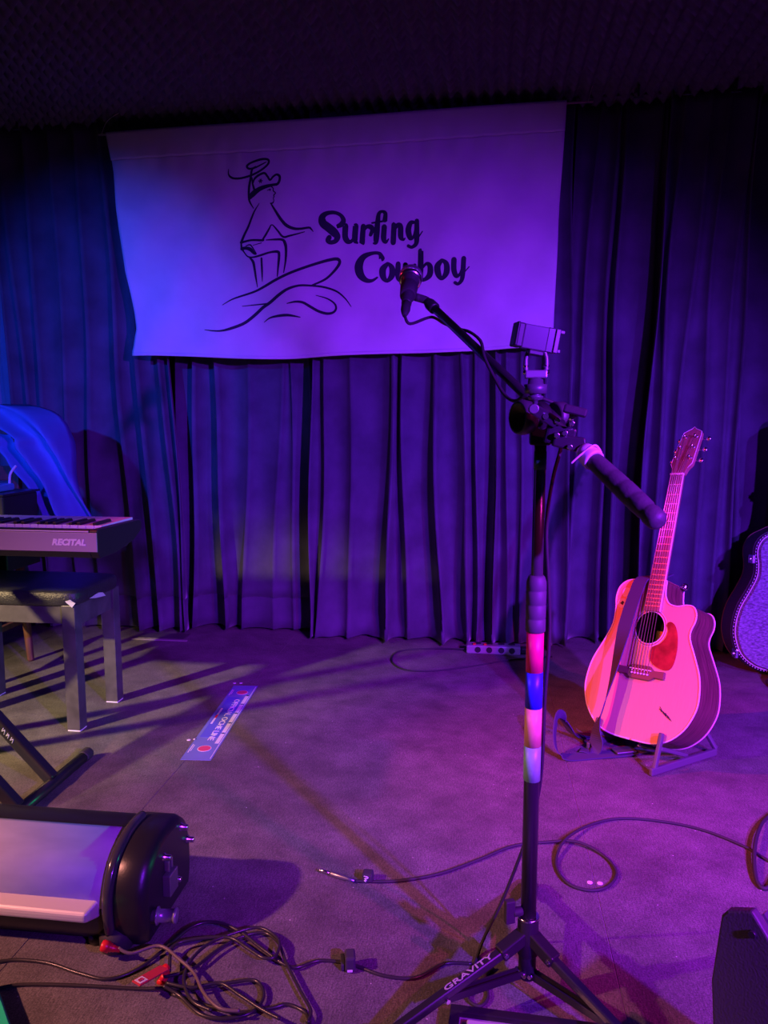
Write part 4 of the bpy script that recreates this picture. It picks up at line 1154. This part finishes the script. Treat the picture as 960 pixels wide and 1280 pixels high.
cable('floor_cable', TANGLE4, 'short black cable end slanting out of the red tie', 0.0032, z=0.014, m=M_cab2, group='cables on the stage floor')
rp = thing('red_plug_cable', (-0.70, 1.34, 0), 'cable with a red plug lying at the foot of the floor speaker', 'cable')
RP = RED_PLUG_CABLE
MB().tube([(-0.676, 1.272, 0.030), (-0.650, 1.272, 0.022)] + [(x, y - 0.02, 0.024) for x, y in RP[2:4]] + [(x, y, 0.022) for x, y in RP[4:]], 0.0032, 8, 6).build('cord', mat('tan_grey_cable', (0.16, 0.13, 0.11), 0.4), rp)
M_red = mat('red_plastic', (0.75, 0.02, 0.03), 0.35)
MB().lathe((-0.708, 1.270, 0.034), (-0.66, 1.272, 0.024), [(0, 0.009), (0.002, 0.0105), (0.014, 0.0105), (0.015, 0.008), (0.019, 0.008), (0.020, 0.0065), (0.025, 0.0065), (0.026, 0.0055), (0.036, 0.0042)], 16).build('plug', M_red, rp)
rt = thing('cable_tie', (-0.585, 1.21, 0), 'red hook-and-loop tie strapped round the cable tangle', 'cable tie')
TM = Matrix.Translation((-0.583, 1.213, 0.030)) @ Matrix.Rotation(R(65), 4, 'Z') @ Matrix.Rotation(R(10), 4, 'Y')
MB().box((-0.036, -0.011, -0.0015), (0.030, 0.011, 0.0015), TM).build('strap', mat('crimson_webbing', (0.55, 0.03, 0.06), 0.65, bump=0.2), rt, 0.001)
MB().tube([TM @ Vector((0.030, 0, 0)), TM @ Vector((0.036, 0, -0.008)), TM @ Vector((0.030, 0, -0.020)), TM @ Vector((0.020, -0.002, -0.024))], 0.0075, 8).build('loop', M_red, rt)
MB().box((-0.033, -0.008, 0.0015), (-0.016, 0.008, 0.0022), TM).build('patch', M_white, rt)
text_mesh('print', 'B', 0.014, mat('crimson_webbing', (0.55, 0.03, 0.06), 0.65), rt, basis(TM @ Vector((-0.0245, 0, 0.0026)), TM.to_3x3() @ Vector((0, 1, 0)), TM.to_3x3() @ Vector((-1, 0, 0))), bold=0.0004)
bt = thing('cable_tie', (-0.236, 1.315, 0), 'black hook-and-loop tie on the cable beside the tripod stand', 'cable tie')
MB().box((-0.012, -0.018, 0.0), (0.008, 0.012, 0.030), Matrix.Translation((-0.236, 1.318, 0.001)) @ Matrix.Rotation(R(12), 4, 'Z')).build('strap', mat('black_hook_tape', (0.04, 0.04, 0.05), 0.8), bt, 0.004)
MB().box((-0.020, -0.012, 0.0), (-0.012, 0.020, 0.014), Matrix.Translation((-0.236, 1.318, 0.001)) @ Matrix.Rotation(R(12), 4, 'Z')).build('flap', mat('black_hook_tape', (0.04, 0.04, 0.05), 0.8), bt, 0.002)
MB().box((-0.008, -0.0190, 0.003), (0.002, -0.0178, 0.007), Matrix.Translation((-0.236, 1.318, 0.001)) @ Matrix.Rotation(R(12), 4, 'Z')).build('stitch_tag', M_white, bt)

# power strip at the curtain foot
ps = thing('power_strip', (0.045, 3.3250, 0), 'grey power strip with small red switches at the curtain foot', 'power strip')
MB().box((-0.070, 3.3000, 0.0), (0.165, 3.3600, 0.038)).build('housing', mat('grey_strip_plastic', (0.24, 0.22, 0.25), 0.5), ps, 0.006)
for x in (-0.035, 0.012):
    MB().box((x - 0.006, 3.3100, 0.038), (x + 0.006, 3.3250, 0.043)).build('switch', M_red, ps)
for x in (-0.020, 0.030, 0.082, 0.128):
    MB().lathe((x, 3.3370, 0.036), (x, 3.3370, 0.0395), [(0, 0.016), (0.0035, 0.015)], 18).build('socket', M_black, ps)
    MB().cyl((x, 3.2980, 0.02), (x, 3.3015, 0.02), 0.013, n=16).build('socket', M_black, ps)
MB().box((0.165, 3.3100, 0.006), (0.20, 3.3500, 0.030)).build('plug', M_black, ps, 0.006)
MB().tube([(x, y, 0.0045) for x, y in STRIP_CABLE[:-1]] + [(-0.076, 3.330, 0.012)], 0.0034, 8, 6).build('mains_cord', M_rubber, ps)

# ================================================================== OCHE LINE STICKER
oc = thing('floor_sticker', (-0.88, 2.452, 0), 'blue dart oche line sticker with red roundels on the stage floor', 'sticker')
ang = math.atan2(0.048, 0.647)
OM = Matrix.Translation((-0.880, 2.452, 0.0)) @ Matrix.Rotation(ang, 4, 'Z')
hw, hl = 0.047, 0.325
MB().box((-hw, -hl, 0.0), (hw, hl, 0.0012), OM).build('film', mat('blue_sticker_film', (0.20, 0.27, 0.55), 0.25, var=0.12, scale=7), oc)
MB().box((-hw + 0.010, -0.16, 0.0012), (hw - 0.024, 0.20, 0.0015), OM).build('panel', mat('deep_blue_print', (0.13, 0.16, 0.62), 0.25), oc)
MB().box((hw - 0.006, -hl + 0.01, 0.0012), (hw - 0.004, hl - 0.01, 0.0016), OM).build('stripe', M_white, oc)
for k in range(5):
    y0 = -0.205 + k * 0.086
    MB().box((hw - 0.022, y0, 0.0012), (hw - 0.009, y0 + 0.074, 0.0017), OM).build('scale_block', M_white, oc)
    MB().lathe(OM @ Vector((hw - 0.0155, y0 + 0.080, 0.001)), OM @ Vector((hw - 0.0155, y0 + 0.080, 0.0018)), [(0, 0.004), (0.0008, 0.004)], 10).build('scale_dot', M_ink, oc)
for y in (-0.245, 0.25):
    MB().lathe(OM @ Vector((0.004, y, 0.001)), OM @ Vector((0.004, y, 0.0017)), [(0, 0.022), (0.0007, 0.022)], 26).build('roundel', M_white, oc)
    MB().lathe(OM @ Vector((0.004, y, 0.001)), OM @ Vector((0.004, y, 0.0021)), [(0, 0.0195), (0.0011, 0.0195)], 26).build('roundel', mat('roundel_red', (0.75, 0.10, 0.18), 0.3), oc)
    MB().box((-hw + 0.006, y - 0.03, 0.0012), (-hw + 0.009, y + 0.03, 0.0016), OM).build('fine_print', M_white, oc)
    MB().box((-hw + 0.012, y - 0.02, 0.0012), (-hw + 0.014, y + 0.025, 0.0016), OM).build('fine_print', M_white, oc)
ux = (OM.to_3x3() @ Vector((0, -1, 0))); uy = (OM.to_3x3() @ Vector((1, 0, 0)))
text_mesh('lettering', 'OFFICIAL OCHE LINE', 0.028, M_white, oc, basis(OM @ Vector((0.004, -0.003, 0.0020)), ux, uy), bold=0.0003, width=0.36)
for y0, y1, m_ in ((0.03, 0.09, M_white), (-0.05, 0.0, M_white), (0.0, 0.03, M_red)):
    MB().box((-hw + 0.014, y0, 0.0015), (-hw + 0.021, y1, 0.0019), OM).build('tick_bar', m_, oc)
# ================================================================== KEYBOARD
kb = thing('digital_piano', (-1.60, 1.98, 0.69), 'black digital piano with RECITAL lettering on its back, on an X stand', 'keyboard')
KX0, KX1, KY0, KY1, KZ = -2.24, -0.990, 1.850, 2.108, 0.682
def slab(prof, x0, x1):
    mb = MB()
    k = len(prof)
    mb.add([(x0, a, b) for a, b in prof] + [(x1, a, b) for a, b in prof], [tuple(range(k)), tuple(range(2 * k - 1, k - 1, -1))] + [(i, (i + 1) % k, k + (i + 1) % k, k + i) for i in range(k)])
    return mb
slab([(KY0 + 0.012, KZ - 0.016), (KY0, KZ), (KY0, KZ + 0.056), (KY0 + 0.004, KZ + 0.060), (KY0 + 0.068, KZ + 0.053), (KY0 + 0.070, KZ + 0.034), (KY1 - 0.004, KZ + 0.034), (KY1, KZ + 0.030), (KY1, KZ + 0.004), (KY1 - 0.05, KZ - 0.016)], KX0 + 0.022, KX1 - 0.022).build('case', M_black, kb, 0.002)
for x0, x1 in ((KX0, KX0 + 0.022), (KX1 - 0.022, KX1)):
    slab([(KY0 + 0.012, KZ - 0.016), (KY0, KZ), (KY0, KZ + 0.056), (KY0 + 0.004, KZ + 0.060), (KY1 - 0.01, KZ + 0.055), (KY1, KZ + 0.048), (KY1, KZ + 0.026), (KY1 - 0.05, KZ + 0.002), (KY1 - 0.16, KZ - 0.016)], x0, x1).build('end_cheek', M_black, kb, 0.002)
MB().box((KX0 + 0.002, KY0 - 0.002, KZ + 0.002), (KX1 - 0.001, KY0 + 0.001, KZ + 0.052)).build('back_panel', mat('grey_back_panel', (0.36, 0.33, 0.35), 0.45), kb, 0.001)
MB().box((KX0 + 0.01, KY0 - 0.0015, KZ + 0.0535), (KX1 - 0.024, KY0 + 0.003, KZ + 0.0570)).build('trim_line', mat('pale_trim', (0.60, 0.58, 0.60), 0.4), kb)
text_mesh('lettering', 'RECITAL', 0.022, M_white, kb, basis((-1.069, KY0 - 0.0024, KZ + 0.026), (1, 0, 0), (0, 0, 1)), shear=0.25, bold=0.0012, width=0.094)
wk = None
KW = 0.0229
nk_ = 52
xk = KX1 - 0.0245
M_key = mat('white_key', (0.80, 0.80, 0.80), 0.3)
for i in range(nk_):
    if wk is None:
        wk = MB().box((-KW + 0.0006, KY0 + 0.073 - 1.98, KZ + 0.036 - 0.69), (-0.0006, KY1 - 0.002 - 1.98, KZ + 0.0605 - 0.69)).build('white_key', M_key, kb, 0.001, local=True)
        o = wk
    else:
        o = wk.copy(); COL.objects.link(o); o.parent = kb
    o.location = (xk - i * KW + 1.60, 0, 0)
bk_ = None
names = 'ABCDEFG'
for i in range(nk_ - 1):
    nme = names[i % 7]
    if nme in 'BE': continue
    if bk_ is None:
        mb = MB()
        x0, x1, y0, y1, z0, z1 = -0.0062, 0.0062, KY0 + 0.076 - 1.98, KY0 + 0.170 - 1.98, KZ + 0.05 - 0.69, KZ + 0.0680 - 0.69
        mb.add([(x0, y0, z0), (x1, y0, z0), (x1, y1, z0), (x0, y1, z0), (x0 + .0012, y0, z1), (x1 - .0012, y0, z1), (x1 - .0012, y1 - .012, z1), (x0 + .0012, y1 - .012, z1)], [(0, 3, 2, 1), (4, 5, 6, 7), (0, 1, 5, 4), (1, 2, 6, 5), (2, 3, 7, 6), (3, 0, 4, 7)])
        bk_ = mb.build('black_key', M_black, kb, 0.001, local=True)
        o = bk_
    else:
        o = bk_.copy(); COL.objects.link(o); o.parent = kb
    o.location = (xk - (i + 1) * KW + 1.60, 0, 0)

# X stand
xs_ = thing('keyboard_stand', (-1.57, 1.88, 0), 'black X shaped stand carrying the digital piano', 'stand')
for x in (-1.183, -1.957):
    ft = MB().cyl((x, 1.69, 0.0175), (x, 2.075, 0.0175), 0.0165, n=16).build('foot', M_satin, xs_)
    for y0, y1 in ((1.668, 1.70), (2.062, 2.098)):
        MB().cyl((x, y0, 0.0185), (x, y1, 0.0185), 0.0185, n=16, bev=0.003).build('end_cap', M_rubber, ft)
    up_ = MB().cyl((x + (0.20 if x < -1.5 else -0.20), 1.80, 0.652), (x + (0.20 if x < -1.5 else -0.20), 2.09, 0.652), 0.0125, n=14).build('support_arm', M_satin, xs_)
for yy in (1.905, 1.745):
    for (xa, xb, dy) in ((-1.186, -1.757, 0.0), (-1.954, -1.383, 0.034)):
        MB().bar((xa, yy + dy, 0.028), (xb, yy + dy, 0.642), 0.032, 0.030, (0, 1, 0)).build('leg', M_satin, xs_, 0.004)
MB().cyl((-1.57, 1.70, 0.445), (-1.57, 1.98, 0.445), 0.014, n=16).build('pivot_bolt', M_grey, xs_)
ld = Vector((-1.757 + 1.186, 0, 0.62)).normalized()
M_mark = mat('pale_print', (0.60, 0.60, 0.58), 0.5)
lu = Vector((0.62, 0, 0.571)).normalized()
for k, wv in enumerate((0.007, 0.005, 0.006)):
    c0 = Vector((-1.302, 1.8895, 0.154)) + ld * (0.016 - 0.017 * k)
    MB().tube([c0 - lu * 0.006 - ld * wv, c0 + lu * 0.005, c0 - lu * 0.004 + ld * wv * 0.6, c0 + lu * 0.006 + ld * wv], 0.0013, 6, 4).build('leg_print', M_mark, xs_)

# ================================================================== PIANO BENCH
pb = thing('piano_bench', (-1.565, 2.43, 0), 'black piano bench with a worn padded vinyl seat behind the keyboard', 'bench')
BX0, BX1, BY0, BY1 = -1.825, -1.310, 2.280, 2.590
M_leg = mat('worn_black_lacquer', (0.075, 0.072, 0.07), 0.38, var=0.35, scale=14)
for x in (BX0 + 0.024, BX1 - 0.024):
    for y in (BY0 + 0.024, BY1 - 0.024):
        MB().box((x - 0.023, y - 0.023, 0.004), (x + 0.023, y + 0.023, 0.425)).build('leg', M_leg, pb, 0.002)
        MB().box((x - 0.0215, y - 0.0215, 0.0), (x + 0.0215, y + 0.0215, 0.006)).build('glide', M_white, pb)
for y in (BY0 + 0.010, BY1 - 0.028):
    MB().box((BX0 + 0.047, y, 0.362), (BX1 - 0.047, y + 0.018, 0.425)).build('apron', M_leg, pb)
for x in (BX0 + 0.010, BX1 - 0.028):
    MB().box((x, BY0 + 0.047, 0.350), (x + 0.018, BY1 - 0.047, 0.425)).build('apron', M_leg, pb)
# padded seat: rounded cushion
vs, fs = [], []
NU, NV = 30, 20
def sup(t): return math.copysign(abs(t) ** 0.22, t)
for lay in range(9):
    ph_ = -pi / 2 + pi * lay / 8
    rr = abs(math.cos(ph_)) ** 0.35
    zz = 0.446 + 0.026 * sup(math.sin(ph_)) * abs(math.sin(ph_)) ** 0.3
    for k in range(48):
        a = 2 * pi * k / 48
        x = (BX0 + BX1) / 2 + (BX1 - BX0 + 0.016) / 2 * (0.84 + 0.16 * rr) * sup(math.cos(a))
        y = (BY0 + BY1) / 2 + (BY1 - BY0 + 0.012) / 2 * (0.80 + 0.20 * rr) * sup(math.sin(a))
        vs.append((x, y, zz))
for l in range(8):
    for k in range(48):
        fs.append((l * 48 + k, l * 48 + (k + 1) % 48, l * 48 + 48 + (k + 1) % 48, l * 48 + 48 + k))
fs.append(tuple(range(47, -1, -1))); fs.append(tuple(8 * 48 + k for k in range(48)))
MB().add(vs, fs, True).build('padded_seat', mat('black_bench_vinyl', (0.026, 0.028, 0.028), 0.36, var=0.2, scale=30, bump=0.5, bscale=220), pb)
tr = MB()
tr.add([(BX1 + 0.0085, 2.36, 0.432), (BX1 + 0.0085, 2.42, 0.438), (BX1 + 0.0085, 2.45, 0.432), (BX1 + 0.0075, 2.47, 0.416), (BX1 + 0.0075, 2.40, 0.424)], [(0, 1, 2, 3, 4)])
tr.add([(BX1 - 0.03, 2.2775, 0.440), (BX1 - 0.012, 2.2765, 0.446), (BX1 + 0.004, 2.280, 0.434), (BX1 - 0.006, 2.276, 0.420)], [(0, 1, 2, 3)])
t_ = tr.build('torn_lining', mat('pale_torn_lining', (0.57, 0.57, 0.55), 0.7), pb)
t_.modifiers.new('t', 'SOLIDIFY').thickness = 0.002

# ================================================================== CHAIR, BOX, GADGET, JACKET (behind the keyboard)
ch = thing('wooden_chair', (-2.11, 2.75, 0), 'dark wooden chair under the blue jacket behind the piano bench', 'chair')
M_cw = mat('dark_red_wood', (0.16, 0.07, 0.05), 0.45, var=0.3, scale=12, stretch=(8, 8, 1))
CX0, CX1, CY0, CY1 = -2.30, -1.93, 2.56, 2.95
for x, y, tilt in ((CX0, CY0, 0), (CX1, CY0, 0), (CX0, CY1, 0.0), (CX1, CY1, 0.0)):
    MB().lathe((x + (0.02 if x == CX1 else -0.02), y + (0.01 if y == CY1 else -0.01), 0.0), (x, y, 0.43), [(0, 0.012), (0.01, 0.014), (0.3, 0.019), (0.43, 0.020)], 14).build('leg', M_cw, ch)
MB().box((CX0 - 0.025, CY0 - 0.02, 0.43), (CX1 + 0.055, CY1 + 0.02, 0.455)).build('seat', M_cw, ch, 0.008)
for x in (CX0, CX1):
    MB().bar((x, CY1, 0.455), (x, CY1 + 0.03, 1.02), 0.03, 0.03, (0, 1, 0)).build('back_post', M_cw, ch, 0.004)
for z in (0.62, 0.80, 0.99):
    MB().bar((CX0, CY1 + 0.018, z), (CX1, CY1 + 0.018, z), 0.018, 0.06).build('back_rail', M_cw, ch, 0.004)
MB().bar((CX0, CY0, 0.18), (CX0, CY1, 0.18), 0.016, 0.022).build('stretcher', M_cw, ch)
MB().bar((CX1, CY0, 0.18), (CX1, CY1, 0.18), 0.016, 0.022).build('stretcher', M_cw, ch)
bx = thing('amplifier_box', (-2.00, 2.72, 0.456), 'black equipment box standing on the wooden chair', 'equipment box')
MB().box((-2.19, 2.60, 0.458), (-1.752, 2.82, 0.742)).build('housing', M_black, bx, 0.006)
MB().box((-2.15, 2.597, 0.49), (-1.79, 2.601, 0.70)).build('front_grille', M_rubber, bx)
MB().bar((-1.845, 2.594, 0.66), (-1.800, 2.594, 0.69), 0.004, 0.006, (0, 1, 0)).build('badge', M_chrome, bx)
MB().box((-2.20, 2.59, 0.742), (-1.745, 2.83, 0.750)).build('lid', M_satin, bx, 0.002)
gd = thing('blue_gadget', (-1.93, 2.69, 0.75), 'cyan blue tray with cables on the black equipment box', 'gadget')
MB().box((-2.06, 2.61, 0.751), (-1.805, 2.76, 0.779)).build('tray', mat('cyan_plastic', (0.10, 0.45, 0.75), 0.35), gd, 0.008, segs=3)
MB().ball((-1.880, 2.72, 0.794), 0.016, 14).build('knob', M_chrome, gd)
MB().tube([(-1.815, 2.74, 0.775), (-1.812, 2.745, 0.815), (-1.800, 2.765, 0.845)], 0.005, 8).build('lead', M_white, gd)

jk = thing('jacket', (-1.85, 2.99, 0.55), 'bright blue jacket draped over the back of the wooden chair', 'jacket')
M_jk = mat('blue_jacket_cloth', (0.09, 0.20, 0.46), 0.75, var=0.1, scale=8, bump=0.15, bscale=300)
Lz = [(0.52, -1.80), (0.62, -1.805), (0.66, -1.822), (0.72, -1.842), (0.77, -1.870), (0.82, -1.915), (0.87, -1.945), (0.91, -1.985), (0.945, -1.975), (0.97, -2.04), (1.0, -2.14), (1.05, -2.26), (1.09, -2.28)]
Rz = [(0.52, -1.590), (0.645, -1.622), (0.75, -1.650), (0.85, -1.682), (0.93, -1.705), (1.0, -1.738), (1.04, -1.775), (1.065, -1.83), (1.085, -1.93)]
vs, fs = [], []
NR, NC = 44, 40
for r_ in range(NR + 1):
    z = 0.52 + 0.565 * r_ / NR
    a, b = interp(Lz, z), interp(Rz, z)
    for c_ in range(NC + 1):
        u = c_ / NC
        x = a + (b - a) * u
        top = max(0, (z - 0.93) / 0.155)
        y = 2.955 - 0.045 * math.sin(pi * u) + 0.07 * top ** 2
        y += (1 - 0.6 * top) * 0.042 * math.sin(15 * (u + 0.55 * (z - 0.5)) + 0.6) + 0.014 * (1 - top) * math.sin(29 * u + 11 * z) + 0.008 * math.sin(22 * z - 6 * u)
        y += 0.05 * max(0, u - 0.85) / 0.15
        vs.append((x, y, z))
for r_ in range(NR):
    for c_ in range(NC):
        a = r_ * (NC + 1) + c_
        fs.append((a, a + 1, a + NC + 2, a + NC + 1))
o = MB().add(vs, fs, True).build('front_drape', M_jk, jk)
o.modifiers.new('t', 'SOLIDIFY').thickness = 0.006
vs, fs = [], []
for r_ in range(13):
    t = r_ / 12
    for c_ in range(31):
        u = c_ / 30
        x = -2.28 + (0.35) * u
        th = pi * t
        vs.append((x + 0.02 * t, 3.025 - 0.05 * math.cos(th) + 0.006 * math.sin(9 * u), 1.062 + (0.028 - 0.012 * u) * math.sin(th) - 0.25 * max(0, t - 0.8) - 0.05 * (1 - t) ** 3))
for r_ in range(12):
    for c_ in range(30):
        a = r_ * 31 + c_
        fs.append((a, a + 1, a + 32, a + 31))
o = MB().add(vs, fs, True).build('shoulder', M_jk, jk)
o.modifiers.new('t', 'SOLIDIFY').thickness = 0.006
MB().tube([(-2.2, 2.945, 1.02), (-2.05, 2.935, 0.985), (-1.985, 2.93, 0.955), (-1.96, 2.925, 0.93)], 0.006, 8).build('collar_seam', mat('blue_piping', (0.12, 0.24, 0.62), 0.6), jk)

# bright green lid at the near left corner
gp = thing('green_box_lid', (-0.88, 1.02, 0), 'glossy green box lid beside the cables near the floor speaker', 'box lid')
GMx = basis((-0.870, 1.180, 0), (0.70, -0.714, 0), (0.714, 0.70, 0))
M_lid = mat('bright_green_plastic', (0.02, 0.85, 0.42), 0.5)
MB().box((0.0, -0.20, 0.0), (0.24, 0.0, 0.03), GMx).build('lid', M_lid, gp, 0.003)
MB().box((0.004, -0.196, 0.03), (0.236, -0.004, 0.034), GMx).build('panel', M_lid, gp)
